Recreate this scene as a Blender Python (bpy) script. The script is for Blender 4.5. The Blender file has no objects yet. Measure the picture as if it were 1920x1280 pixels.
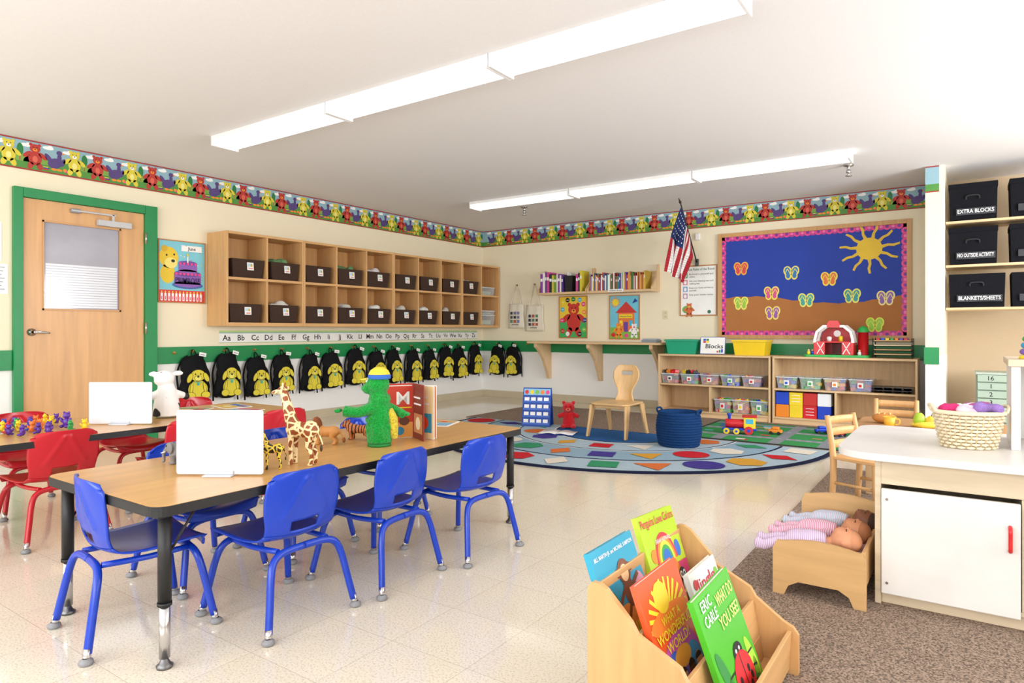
import bpy, math, random
from mathutils import Matrix, Vector, Euler
random.seed(7)
D=bpy.data; SC=bpy.context.scene; COL=SC.collection
R=math.radians; PI=math.pi
# ------------------------------------------------------------ materials
def lin(h):
    h=h.lstrip('#'); o=[]
    for i in (0,2,4):
        c=int(h[i:i+2],16)/255
        o.append(c/12.92 if c<=.04045 else ((c+.055)/1.055)**2.4)
    return (*o,1)
MC={}
def M(col,rough=.5,kind='plain',metal=0,axis='z',sc=1.0,str=1.0):
    key=(col,rough,kind,metal,axis,sc,str)
    if key in MC: return MC[key]
    m=D.materials.new(kind+'_'+col.lstrip('#')); m.use_nodes=True
    nt=m.node_tree; N=nt.nodes; L=nt.links; b=N['Principled BSDF']
    c=lin(col); b.inputs['Base Color'].default_value=c
    b.inputs['Roughness'].default_value=rough; b.inputs['Metallic'].default_value=metal
    def node(t,**k):
        n=N.new(t)
        for a,v in k.items():
            if a in n.inputs: n.inputs[a].default_value=v
            else: setattr(n,a,v)
        return n
    tc=node('ShaderNodeTexCoord'); mp=node('ShaderNodeMapping'); L.new(tc.outputs['Object'],mp.inputs['Vector'])
    def ramp(src,c0,c1,p0=.3,p1=.7):
        r=node('ShaderNodeValToRGB'); r.color_ramp.elements[0].position=p0; r.color_ramp.elements[1].position=p1
        r.color_ramp.elements[0].color=c0; r.color_ramp.elements[1].color=c1
        L.new(src,r.inputs[0]); return r
    def sh(f): return (min(1,c[0]*f),min(1,c[1]*f),min(1,c[2]*f),1)
    def bump(src,st,dist=.002):
        bp=node('ShaderNodeBump'); bp.inputs['Strength'].default_value=st; bp.inputs['Distance'].default_value=dist
        L.new(src,bp.inputs['Height']); L.new(bp.outputs[0],b.inputs['Normal'])
    if kind=='plain':
        n=node('ShaderNodeTexNoise',Scale=6.0); L.new(mp.outputs[0],n.inputs['Vector'])
        r=ramp(n.outputs['Fac'],sh(.96),sh(1.04)); L.new(r.outputs[0],b.inputs['Base Color'])
    elif kind=='wood':
        s={'x':(1.2,14,14),'y':(14,1.2,14),'z':(14,14,1.2)}[axis]
        mp.inputs['Scale'].default_value=[q*sc for q in s]
        n=node('ShaderNodeTexNoise',Scale=2.2,Detail=5.0,Distortion=.6); L.new(mp.outputs[0],n.inputs['Vector'])
        r=ramp(n.outputs['Fac'],sh(.84),sh(1.08),.25,.75); L.new(r.outputs[0],b.inputs['Base Color'])
    elif kind=='carpet':
        n=node('ShaderNodeTexNoise',Scale=190.0,Detail=3.0); L.new(mp.outputs[0],n.inputs['Vector'])
        r=ramp(n.outputs['Fac'],sh(.45),sh(1.6),.38,.62); L.new(r.outputs[0],b.inputs['Base Color']); bump(n.outputs['Fac'],.7,.004)
        b.inputs['Specular IOR Level'].default_value=.1
    elif kind=='fabric':
        n=node('ShaderNodeTexNoise',Scale=220.0*sc,Detail=2.0); L.new(mp.outputs[0],n.inputs['Vector'])
        r=ramp(n.outputs['Fac'],sh(.8),sh(1.15),.3,.7); L.new(r.outputs[0],b.inputs['Base Color']); bump(n.outputs['Fac'],.4,.002)
        b.inputs['Specular IOR Level'].default_value=.15
    elif kind=='plush':
        n=node('ShaderNodeTexNoise',Scale=160.0,Detail=4.0); L.new(mp.outputs[0],n.inputs['Vector'])
        r=ramp(n.outputs['Fac'],sh(.6),sh(1.3),.3,.7); L.new(r.outputs[0],b.inputs['Base Color']); bump(n.outputs['Fac'],1.0,.008)
        b.inputs['Specular IOR Level'].default_value=.1; b.inputs['Sheen Weight'].default_value=.3
    elif kind=='paint':
        n=node('ShaderNodeTexNoise',Scale=60.0,Detail=3.0); L.new(mp.outputs[0],n.inputs['Vector'])
        r=ramp(n.outputs['Fac'],sh(.985),sh(1.015)); L.new(r.outputs[0],b.inputs['Base Color']); bump(n.outputs['Fac'],.15,.002)
        b.inputs['Specular IOR Level'].default_value=.2
    elif kind=='clear':
        out=[q for q in N if q.type=='OUTPUT_MATERIAL'][0]
        t=node('ShaderNodeBsdfTransparent'); mx=node('ShaderNodeMixShader'); mx.inputs[0].default_value=str
        L.new(t.outputs[0],mx.inputs[1]); L.new(b.outputs[0],mx.inputs[2]); L.new(mx.outputs[0],out.inputs[0])
    elif kind=='emit':
        b.inputs['Emission Color'].default_value=c; b.inputs['Emission Strength'].default_value=str
        b.inputs['Base Color'].default_value=(.5,.5,.5,1)
    elif kind=='giraffe':
        v=node('ShaderNodeTexVoronoi',feature='DISTANCE_TO_EDGE',Scale=38.0*sc); L.new(mp.outputs[0],v.inputs['Vector'])
        r=ramp(v.outputs['Distance'],lin('#f2dca6') if sc<1.2 else lin('#f0cc3c'),c,.10,.14); L.new(r.outputs[0],b.inputs['Base Color'])
    elif kind=='stripes':
        n=node('ShaderNodeTexWave',Scale=9.0*sc,Distortion=3.0 if str==1.0 else .4); n.bands_direction=axis.upper(); L.new(mp.outputs[0],n.inputs['Vector'])
        r=ramp(n.outputs['Fac'],lin('#2a1a10') if str==1.0 else lin('#ead6e0'),c,.28,.36 if str==1.0 else .7); L.new(r.outputs[0],b.inputs['Base Color'])
    elif kind=='cow':
        n=node('ShaderNodeTexNoise',Scale=9.0); L.new(mp.outputs[0],n.inputs['Vector'])
        r=ramp(n.outputs['Fac'],lin('#f4f2ee'),lin('#26262a'),.60,.62); L.new(r.outputs[0],b.inputs['Base Color'])
    MC[key]=m; return m
def wallmat(name,top,bot,zs):
    m=D.materials.new(name); m.use_nodes=True; N=m.node_tree.nodes; L=m.node_tree.links; b=N['Principled BSDF']
    g=N.new('ShaderNodeNewGeometry'); sp=N.new('ShaderNodeSeparateXYZ'); L.new(g.outputs['Position'],sp.inputs[0])
    mt=N.new('ShaderNodeMath'); mt.operation='GREATER_THAN'; mt.inputs[1].default_value=zs; L.new(sp.outputs['Z'],mt.inputs[0])
    mx=N.new('ShaderNodeMix'); mx.data_type='RGBA'; mx.inputs['A'].default_value=lin(bot); mx.inputs['B'].default_value=lin(top)
    L.new(mt.outputs[0],mx.inputs['Factor']); L.new(mx.outputs['Result'],b.inputs['Base Color'])
    n=N.new('ShaderNodeTexNoise'); n.inputs['Scale'].default_value=70; L.new(g.outputs['Position'],n.inputs['Vector'])
    bp=N.new('ShaderNodeBump'); bp.inputs['Strength'].default_value=.15; bp.inputs['Distance'].default_value=.002
    L.new(n.outputs['Fac'],bp.inputs['Height']); L.new(bp.outputs[0],b.inputs['Normal'])
    b.inputs['Roughness'].default_value=.75; b.inputs['Specular IOR Level'].default_value=.2
    return m
def floormat():
    m=D.materials.new('vinyl_tile'); m.use_nodes=True; N=m.node_tree.nodes; L=m.node_tree.links; b=N['Principled BSDF']
    g=N.new('ShaderNodeNewGeometry')
    br=N.new('ShaderNodeTexBrick'); br.offset=0; br.inputs['Scale'].default_value=1.0
    br.inputs['Brick Width'].default_value=.305; br.inputs['Row Height'].default_value=.305; br.inputs['Mortar Size'].default_value=.001
    br.inputs['Color1'].default_value=lin('#efe5d3'); br.inputs['Color2'].default_value=lin('#ebe0cc'); br.inputs['Mortar'].default_value=lin('#cabda6')
    L.new(g.outputs['Position'],br.inputs['Vector'])
    n=N.new('ShaderNodeTexNoise'); n.inputs['Scale'].default_value=150; n.inputs['Detail'].default_value=4; L.new(g.outputs['Position'],n.inputs['Vector'])
    r=N.new('ShaderNodeValToRGB'); r.color_ramp.elements[0].position=.36; r.color_ramp.elements[1].position=.50
    r.color_ramp.elements[0].color=(.62,.55,.44,1); r.color_ramp.elements[1].color=(1,1,1,1); L.new(n.outputs['Fac'],r.inputs[0])
    mx=N.new('ShaderNodeMix'); mx.data_type='RGBA'; mx.blend_type='MULTIPLY'; mx.inputs['Factor'].default_value=.55
    L.new(br.outputs['Color'],mx.inputs['A']); L.new(r.outputs[0],mx.inputs['B']); L.new(mx.outputs['Result'],b.inputs['Base Color'])
    n2=N.new('ShaderNodeTexNoise'); n2.inputs['Scale'].default_value=3; L.new(g.outputs['Position'],n2.inputs['Vector'])
    r2=N.new('ShaderNodeMapRange'); r2.inputs['To Min'].default_value=.05; r2.inputs['To Max'].default_value=.15; L.new(n2.outputs['Fac'],r2.inputs['Value'])
    L.new(r2.outputs[0],b.inputs['Roughness']); b.inputs['Specular IOR Level'].default_value=.65
    n3=N.new('ShaderNodeTexNoise'); n3.inputs['Scale'].default_value=9; L.new(g.outputs['Position'],n3.inputs['Vector'])
    bp=N.new('ShaderNodeBump'); bp.inputs['Strength'].default_value=.07; bp.inputs['Distance'].default_value=.004; L.new(n3.outputs['Fac'],bp.inputs['Height']); L.new(bp.outputs[0],b.inputs['Normal'])
    return m
# common
WOOD=M('#d9a970',.45,'wood'); WOODX=M('#d9a970',.45,'wood',axis='x'); WOODY=M('#d9a970',.45,'wood',axis='y')
PALE=M('#dfbd90',.45,'wood'); PALEX=M('#dfbd90',.45,'wood',axis='x'); PALEY=M('#dfbd90',.45,'wood',axis='y')
WHITE=M('#f4f3f0',.4); BLACK=M('#141416',.5); CHROME=M('#c9c9cc',.22,metal=1.0); GREY=M('#8d8d90',.5)
BROWNB=M('#44332a',.8,'fabric'); RED=M('#d2202a',.35); YEL=M('#f4d62c',.45); BLUE=M('#1c45c4',.3); GREEN=M('#0f8a48',.35)
ORG=M('#f08c28',.5); PUR=M('#6a3fa0',.5); CYAN=M('#49b8d8',.5); PINK=M('#e8408c',.5); LGREEN=M('#7cc34a',.5); DGREEN=M('#1e7a3c',.5); NAVY=M('#1f3f96',.6)
# ------------------------------------------------------------ mesh builder
_tc={}
def textmesh(s):
    if s in _tc: return _tc[s]
    cu=D.curves.new('t','FONT'); cu.body=s; cu.size=1; cu.resolution_u=2; cu.offset=.012
    ob=D.objects.new('t',cu); COL.objects.link(ob)
    bpy.context.view_layer.update(); dg=bpy.context.evaluated_depsgraph_get(); e=ob.evaluated_get(dg); me=e.to_mesh()
    r=([(v.co.x,v.co.y) for v in me.vertices],[tuple(p.vertices) for p in me.polygons])
    e.to_mesh_clear(); D.objects.remove(ob); D.curves.remove(cu); _tc[s]=r; return r
ART=Matrix.Rotation(R(90),4,'X')   # art x->x, y->z, z-> -y (front)
class MB:
    def __init__(s,Mx=None): s.v=[];s.f=[];s.mi=[];s.mt=[];s.sm=[];s.M=Mx or Matrix()
    def add(s,vs,fs,mat,sm=False):
        if mat not in s.mt: s.mt.append(mat)
        k=s.mt.index(mat); o=len(s.v)
        s.v+=[tuple(s.M@Vector(p)) for p in vs]
        for f in fs: s.f.append([o+i for i in f]); s.mi.append(k); s.sm.append(sm)
        return s
    def box(s,x0,y0,z0,x1,y1,z1,mat):
        return s.add([(x0,y0,z0),(x1,y0,z0),(x1,y1,z0),(x0,y1,z0),(x0,y0,z1),(x1,y0,z1),(x1,y1,z1),(x0,y1,z1)],
          [(0,3,2,1),(4,5,6,7),(0,1,5,4),(1,2,6,5),(2,3,7,6),(3,0,4,7)],mat)
    def prism(s,pts,z0,z1,mat,sm=False,mat2=None):
        n=len(pts); v=[(x,y,z0) for x,y in pts]+[(x,y,z1) for x,y in pts]
        s.add(v,[tuple(range(n,2*n))],mat2 or mat); s.add(v,[tuple(range(n-1,-1,-1))]+[(i,(i+1)%n,n+(i+1)%n,n+i) for i in range(n)],mat); return s
    def cyl(s,p0,p1,r0,r1,mat,seg=14): return s.tube([p0,p1],[r0,r1],mat,seg)
    def tube(s,pts,r,mat,seg=10,cat=0,closed=False):
        P=[Vector(p) for p in pts]; n=len(P); rr=list(r) if isinstance(r,(list,tuple)) else [r]*n
        if cat:
            Q=[];q=[]
            for i in range(n-1 if not closed else n):
                if closed: a,b,c,d=P[i-1],P[i],P[(i+1)%n],P[(i+2)%n]
                else: a,b,c,d=P[max(i-1,0)],P[i],P[i+1],P[min(i+2,n-1)]
                for k in range(cat):
                    t=k/cat
                    Q.append(.5*((2*b)+(c-a)*t+(2*a-5*b+4*c-d)*t*t+(3*b-a-3*c+d)*t**3)); q.append(rr[i]*(1-t)+rr[(i+1)%n]*t)
            if not closed: Q.append(P[-1]); q.append(rr[-1])
            P,rr,n=Q,q,len(Q)
        vs=[];fs=[];N=None
        for i,p in enumerate(P):
            if closed: T=(P[(i+1)%n]-P[i-1]).normalized()
            else: T=(P[min(i+1,n-1)]-P[max(i-1,0)]).normalized()
            if N is None:
                N=T.orthogonal().normalized()
            else:
                N=(N-T*N.dot(T)); N=N.normalized() if N.length>1e-6 else T.orthogonal().normalized()
            B=T.cross(N)
            for k in range(seg):
                a=2*PI*k/seg; vs.append(tuple(p+rr[i]*(math.cos(a)*N+math.sin(a)*B)))
        m=n if closed else n-1
        for i in range(m):
            for k in range(seg):
                j=(i+1)%n; fs.append((i*seg+k,i*seg+(k+1)%seg,j*seg+(k+1)%seg,j*seg+k))
        s.add(vs,fs,mat,True)
        if not closed:
            o=len(s.v)-len(vs); k=s.mt.index(mat)
            for f in (list(range(o+seg-1,o-1,-1)),list(range(o+(n-1)*seg,o+n*seg))): s.f.append(f); s.mi.append(k); s.sm.append(False)
        return s
    def ell(s,c,r,mat,seg=16,rg=10,rot=None):
        if not isinstance(r,(tuple,list)): r=(r,r,r)
        q=Euler([R(a) for a in rot]).to_matrix() if rot else Matrix.Identity(3); c=Vector(c); vs=[];fs=[]
        for i in range(rg+1):
            t=PI*i/rg
            for k in range(seg):
                a=2*PI*k/seg; vs.append(tuple(c+q@Vector((r[0]*math.sin(t)*math.cos(a),r[1]*math.sin(t)*math.sin(a),r[2]*math.cos(t)))))
        for i in range(rg):
            for k in range(seg): fs.append((i*seg+k,(i+1)*seg+k,(i+1)*seg+(k+1)%seg,i*seg+(k+1)%seg))
        return s.add(vs,fs,mat,True)
    def lathe(s,pr,mat,seg=24,c=(0,0,0),sx=1,sy=1,sm=True):
        vs=[];fs=[]
        for r,z in pr:
            for k in range(seg): a=2*PI*k/seg; vs.append((c[0]+sx*r*math.cos(a),c[1]+sy*r*math.sin(a),c[2]+z))
        for i in range(len(pr)-1):
            for k in range(seg): fs.append((i*seg+k,i*seg+(k+1)%seg,(i+1)*seg+(k+1)%seg,(i+1)*seg+k))
        return s.add(vs,fs,mat,sm)
    def grid(s,fn,nu,nv,mat,skip=None):
        vs=[fn(i/nu,j/nv) for j in range(nv+1) for i in range(nu+1)]
        fs=[(j*(nu+1)+i,j*(nu+1)+i+1,(j+1)*(nu+1)+i+1,(j+1)*(nu+1)+i) for j in range(nv) for i in range(nu) if not(skip and skip(i,j))]
        return s.add(vs,fs,mat,True)
    def obox(s,w0,d0,w1,d1,h,t,mat,c=(0,0,0)):
        def q(w,d,z): return [(c[0]-w/2,c[1]-d/2,c[2]+z),(c[0]+w/2,c[1]-d/2,c[2]+z),(c[0]+w/2,c[1]+d/2,c[2]+z),(c[0]-w/2,c[1]+d/2,c[2]+z)]
        v=q(w0,d0,0)+q(w1,d1,h)+q(w1-2*t,d1-2*t,h)+q(w0-2*t,d0-2*t,t); f=[(3,2,1,0),(12,13,14,15)]
        for i in range(4):
            j=(i+1)%4; f+=[(i,j,4+j,4+i),(4+i,4+j,8+j,8+i),(8+i,8+j,12+j,12+i)]
        return s.add(v,f,mat)
    def rect(s,x0,y0,x1,y1,z,mat): return s.add([(x0,y0,z),(x1,y0,z),(x1,y1,z),(x0,y1,z)],[(0,1,2,3)],mat)
    def poly(s,pts,z,mat): return s.add([(x,y,z) for x,y in pts],[tuple(range(len(pts)))],mat)
    def disc(s,x,y,rx,ry,z,mat,rot=0,seg=18,a0=0,a1=360):
        c,sn=math.cos(R(rot)),math.sin(R(rot)); pts=[]; full=(a1-a0)>=360; n=seg if full else seg+1
        for k in range(n):
            a=R(a0+(a1-a0)*k/seg); u,v=rx*math.cos(a),ry*math.sin(a); pts.append((x+u*c-v*sn,y+u*sn+v*c))
        return s.poly(pts,z,mat)
    def line(s,x0,y0,x1,y1,w,z,mat):
        d=Vector((x1-x0,y1-y0)); d.normalize(); nx,ny=-d.y*w/2,d.x*w/2
        return s.poly([(x0-nx,y0-ny),(x1-nx,y1-ny),(x1+nx,y1+ny),(x0+nx,y0+ny)],z,mat)
    def text(s,t,x,y,h,mat,z,w=None,al='C',rot=0):
        vs,fs=textmesh(t)
        if not vs: return s
        x0=min(v[0] for v in vs); x1=max(v[0] for v in vs); k=h/.70; kx=(w/(x1-x0)) if w else k
        off={'C':(x0+x1)/2,'L':x0,'R':x1}[al]; c,sn=math.cos(R(rot)),math.sin(R(rot)); o=[]
        for a,b in vs:
            u,v=(a-off)*kx,b*k; o.append((x+u*c-v*sn,y+u*sn+v*c,z))
        return s.add(o,fs,mat)
    def obj(s,name,parent=None,loc=(0,0,0),rot=(0,0,0),bevel=0,sub=0,solid=0):
        me=D.meshes.new(name); me.from_pydata(s.v,[],s.f)
        for m in s.mt: me.materials.append(m)
        me.polygons.foreach_set('material_index',s.mi); me.polygons.foreach_set('use_smooth',s.sm); me.update()
        o=D.objects.new(name,me); COL.objects.link(o); o.location=loc; o.rotation_euler=[R(a) for a in rot]
        if parent: o.parent=parent
        if solid: q=o.modifiers.new('sol','SOLIDIFY'); q.thickness=solid; q.offset=0
        if bevel: q=o.modifiers.new('bev','BEVEL'); q.width=bevel; q.segments=2; q.limit_method='ANGLE'; q.angle_limit=R(50)
        if sub: q=o.modifiers.new('sub','SUBSURF'); q.levels=sub; q.render_levels=sub
        return o
def blob(name,mb,parent=None,vox=.005,loc=(0,0,0),rot=(0,0,0),it=4):
    o=mb.obj(name,parent,loc,rot)
    q=o.modifiers.new('rm','REMESH'); q.mode='VOXEL'; q.voxel_size=vox; q.use_smooth_shade=True
    q=o.modifiers.new('sm','SMOOTH'); q.factor=.6; q.iterations=it
    return o
def tag(o,label,cat,group=None):
    o['label']=label; o['category']=cat
    if group: o['group']=group
    return o
def E(name,loc,label,cat,rz=0,group=None,rot=None):
    o=D.objects.new(name,None); COL.objects.link(o); o.empty_display_size=.05; o.location=loc
    o.rotation_euler=[R(a) for a in rot] if rot else (0,0,R(rz)); return tag(o,label,cat,group)
def dup(r,loc,rz=None,rot=None,label=None,scale=None):
    def cp(o,p):
        n=o.copy(); COL.objects.link(n)
        if p: n.parent=p
        for ch in [c for c in o.children]: cp(ch,n)
        return n
    n=cp(r,None); n.location=loc
    if rz is not None: n.rotation_euler=(0,0,R(rz))
    if rot is not None: n.rotation_euler=[R(a) for a in rot]
    if label: n['label']=label
    if scale: n.scale=scale
    return n
def ST(o): o['kind']='structure'; return o
def rrect(x0,y0,x1,y1,r,seg=6):
    if not isinstance(r,(tuple,list)): r=(r,)*4
    p=[]
    for (cx,cy,a0,q) in ((x0,y0,180,r[0]),(x1,y0,270,r[1]),(x1,y1,0,r[2]),(x0,y1,90,r[3])):
        ox=cx+(q if cx==x0 else -q); oy=cy+(q if cy==y0 else -q)
        for k in range(seg+1): a=R(a0+90*k/seg); p.append((ox+q*math.cos(a),oy+q*math.sin(a)))
    return p
XL=-6.083; YB=8.0; ZC=2.5
def LW(s,z,off=0): return (XL+off,s,z)
def BW(x,z,off=0): return (x,YB-off,z)
# ------------------------------------------------------------ room
CW=wallmat('wall_two_tone','#f1e6ca','#f2f0ec',.77)
TAN=M('#cdb798',.8,'paint')
ST(MB().box(-6.3,-2.6,-.1,3.2,8.3,0,floormat()).obj('floor'))
ST(MB().box(-6.3,-2.6,ZC,3.2,8.3,ZC+.1,M('#efeef0',.9,'paint')).obj('ceiling'))
ST(MB().box(XL-.12,-2.6,0,XL,8.12,ZC,CW).obj('wall_left'))
ST(MB().box(XL,YB,0,-.172,YB+.12,ZC,CW).obj('wall_back'))
ST(MB().box(-.172,YB,0,3.1,YB+.12,ZC,TAN).obj('wall_alcove'))
ST(MB().box(-.323,7.135,0,-.172,8.0,ZC,CW).obj('wall_column'))
w=MB(); w.box(3.0,-2.6,0,3.12,8.0,.6,CW); w.box(3.0,-2.6,2.3,3.12,8.0,ZC,CW)
for y0,y1 in ((-2.6,1.2),(3.2,4.0),(6.0,8.0)): w.box(3.0,y0,.6,3.12,y1,2.3,CW)
ST(w.obj('wall_right'))
w=MB()
for x0,x1 in ((XL,-5.2),(-3.3,-2.6),(-.7,0),(1.9,3.0)): w.box(x0,-2.6,.7,x1,-2.48,2.25,CW)
w.box(XL,-2.6,0,3.0,-2.48,.7,CW); w.box(XL,-2.6,2.25,3.0,-2.48,ZC,CW); ST(w.obj('wall_rear'))
for i,(x0,x1) in enumerate(((-5.2,-3.3),(-2.6,-.7),(0,1.9))):
    w=MB(); w.box(x0,-2.58,.7,x1,-2.5,.74,WHITE); w.box(x0,-2.58,2.21,x1,-2.5,2.25,WHITE)
    for x in (x0,(x0+x1)/2-.02,x1-.04): w.box(x,-2.58,.74,x+.04,-2.5,2.21,WHITE)
    ST(w.obj('window_%d'%(i+1)))  # unseen rear windows, put in to let light into the room
for i,(y0,y1) in enumerate(((1.2,3.2),(4.0,6.0))):
    w=MB(); w.box(3.02,y0,.6,3.10,y1,.64,WHITE); w.box(3.02,y0,2.26,3.10,y1,2.3,WHITE)
    for y in (y0,(y0+y1)/2-.02,y1-.04): w.box(3.02,y,.64,3.10,y+.04,2.26,WHITE)
    ST(w.obj('window_%d'%(i+4)))  # unseen right-wall windows, added to account for the fill lamps there
BB=M('#c6b89c',.4)
ST(MB().box(XL,3.1,0,XL+.012,8.0,.1,BB).obj('baseboard_left',bevel=.003))
ST(MB().box(XL+.012,YB-.012,0,-.323,YB,.1,BB).obj('baseboard_back',bevel=.003))
ST(MB().box(-.17,YB-.012,0,3,YB,.1,BB).obj('baseboard_alcove',bevel=.003))
GR=M('#108748',.4)
w=MB(); w.box(XL,-2.4,.69,XL+.018,1.985,.845,GR); w.box(XL,3.085,.69,XL+.018,8.0,.845,GR); ST(w.obj('trim_1',bevel=.003))
ST(MB().box(XL+.018,YB-.018,.69,-.323,YB,.845,GR).obj('trim_2',bevel=.003))
ST(MB().box(-.335,7.117,.69,-.215,7.135,.845,GR).obj('trim_3',bevel=.003))
# wallpaper border
def bear(mb,x,y,s,m,z,mz):
    mb.disc(x,y,.30*s,.36*s,z,m); mb.disc(x,y+.50*s,.24*s,.22*s,z+.0003,m)
    for q in (-1,1):
        mb.disc(x+q*.19*s,y+.68*s,.08*s,.08*s,z,m,seg=10); mb.disc(x+q*.34*s,y+.16*s,.11*s,.24*s,z,m,rot=q*50,seg=10); mb.disc(x+q*.2*s,y-.38*s,.13*s,.2*s,z,m,rot=q*20,seg=10)
    mb.disc(x,y+.43*s,.11*s,.08*s,z+.0006,mz,seg=10); mb.disc(x,y+.46*s,.035*s,.03*s,z+.0009,BLACK,seg=8)
    for q in (-1,1): mb.disc(x+q*.08*s,y+.56*s,.025*s,.03*s,z+.0009,BLACK,seg=6)
BBG=M('#8fb4c0',.6); HILL=M('#4f8f3c',.6); HILL2=M('#7aa444',.6); BRED=M('#b8352c',.6); BYEL=M('#dccb3c',.6); BPUR=M('#54407c',.6); TRL=M('#a0342e',.6)
def border(L,ph=0):
    mb=MB(ART.copy()); mb.box(0,-.235,0,L,-.004,.003,BBG)
    mb.rect(0,-.24,L,-.228,.0045,TRL); mb.rect(0,-.012,L,-.001,.0045,TRL); mb.rect(0,-.228,L,-.165,.0040,HILL)
    P=.456; n=int(L/P)+2
    for i in range(n):
        b=i*P-ph
        def inside(x,r): return x-r>0 and x+r<L
        for k,(dx,w_,h_) in enumerate(((.1,.1,.065),(.28,.11,.055),(.42,.09,.07))):
            if inside(b+dx,w_): mb.disc(b+dx,-.175,w_,h_,.0042,HILL if k%2 else HILL2,a0=0,a1=180)
        for dx,yy in ((.02,-.05),(.17,-.035),(.31,-.055)):
            if inside(b+dx,.045): mb.disc(b+dx,-.02+yy*.5,.04,.014,.0040,WHITE); mb.disc(b+dx+.015,-.012+yy*.5,.02,.014,.0041,WHITE)
        if inside(b+.08,.06): bear(mb,b+.08,-.138,.155,BRED,.0046,ORG); mb.disc(b+.08,-.145,.018,.026,.0050,M('#d8644c'))
        if inside(b+.36,.06): bear(mb,b+.36,-.138,.155,BYEL,.0046,WHITE); mb.disc(b+.36,-.145,.018,.026,.0050,M('#f0e68a'))
        x=b+.22
        if inside(x,.07):
            mb.disc(x,-.15,.055,.040,.0047,BPUR,rot=20); mb.disc(x+.03,-.105,.016,.04,.0046,BPUR); mb.disc(x+.03,-.062,.022,.019,.0049,BPUR)
            mb.disc(x-.045,-.12,.018,.045,.0046,BPUR,rot=35); mb.disc(x+.055,-.135,.016,.035,.0046,BPUR,rot=-20)
            mb.poly([(x+.048,-.070),(x+.075,-.062),(x+.048,-.054)],.005,ORG); mb.disc(x-.01,-.2,.02,.01,.005,ORG); mb.disc(x+.03,-.2,.02,.01,.005,ORG)
        x=b+.435
        if inside(x,.03): mb.disc(x,-.085,.022,.048,.0044,DGREEN); mb.rect(x-.003,-.17,x+.003,-.12,.0043,BRED)
        x=b+.155
        if inside(x,.03): mb.rect(x-.022,-.215,x+.018,-.205,.0052,BRED); mb.rect(x-.018,-.205,x+.022,-.196,.0052,NAVY); mb.rect(x-.02,-.196,x+.015,-.188,.0052,BYEL)
        x=b+.29
        if inside(x,.03): mb.disc(x,-.195,.014,.014,.0052,ORG); mb.disc(x+.01,-.205,.008,.008,.0053,PINK)
    return mb
ST(border(10.4,.1).obj('trim_4',loc=(XL,-2.4,ZC),rot=(0,0,90)))
ST(border(5.75,.05).obj('trim_5',loc=(XL+.005,YB,ZC)))
ST(border(.107,0.0).obj('trim_6',loc=(-.323,7.135,ZC)))
# ------------------------------------------------------------ door
DW=M('#d9a56c',.35,'wood',sc=.6)
w=MB(); w.box(XL,1.986,0,XL+.045,2.049,2.115,GR); w.box(XL,2.972,0,XL+.045,3.08,2.115,GR); w.box(XL,2.049,2.04,XL+.045,2.972,2.115,GR); ST(w.obj('trim_7',bevel=.004))
dr=E('door_1',(XL,2.049,0),'','door',90); del dr['label']; del dr['category']; ST(dr)
w=MB(); dY=.922
w.box(.003,-.02,.005,.144,0,2.037,DW); w.box(.715,-.02,.005,dY-.002,0,2.037,DW); w.box(.144,-.02,.005,.715,0,1.17,DW); w.box(.144,-.02,1.87,.715,0,2.037,DW); ST(w.obj('door_leaf',dr))
w=MB()
for a in ((.134,1.16,.725,1.175),(.134,1.865,.725,1.88),(.134,1.16,.146,1.88),(.713,1.16,.725,1.88)): w.box(a[0],-.026,a[1],a[2],-.016,a[3],M('#cc9860',.4))
ST(w.obj('window_frame',dr))
w=MB(); w.box(.146,-.010,1.175,.713,-.004,1.865,M('#a9a7b2',.10))
for i in range(17): w.box(.16,-.0115,1.185+i*.021,.70,-.0102,1.202+i*.021,M('#dfe1e8',.2))  # pale slats put the reflection of a window blind into the pane
ST(w.obj('window_pane',dr))
w=MB(); w.lathe([(0,0),(.03,0),(.03,.012),(.012,.016),(.012,.045)],CHROME); hd=w.obj('door_handle',dr,loc=(.06,-.02,.985),rot=(90,0,0)); ST(hd)
ST(MB().tube([(.06,-.065,.985),(.1,-.07,.987),(.17,-.065,.978)],[.011,.010,.008],CHROME,10,cat=4).obj('lever',dr))
w=MB(); w.box(.53,-.065,1.885,.80,-.02,1.935,M('#c2c2c4',.4)); w.box(.33,-.06,1.975,.67,-.052,1.99,M('#c2c2c4',.4)); w.box(.64,-.06,1.93,.66,-.052,1.99,M('#c2c2c4',.4)); w.box(.33,-.052,1.965,.40,-.02,2.0,GREY); ST(w.obj('door_closer',dr,bevel=.004))
for z in (.25,1.02,1.82): ST(MB().cyl((dY+.004,-.05,z-.05),(dY+.004,-.05,z+.05),.008,.008,CHROME).obj('hinge',dr))
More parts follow.
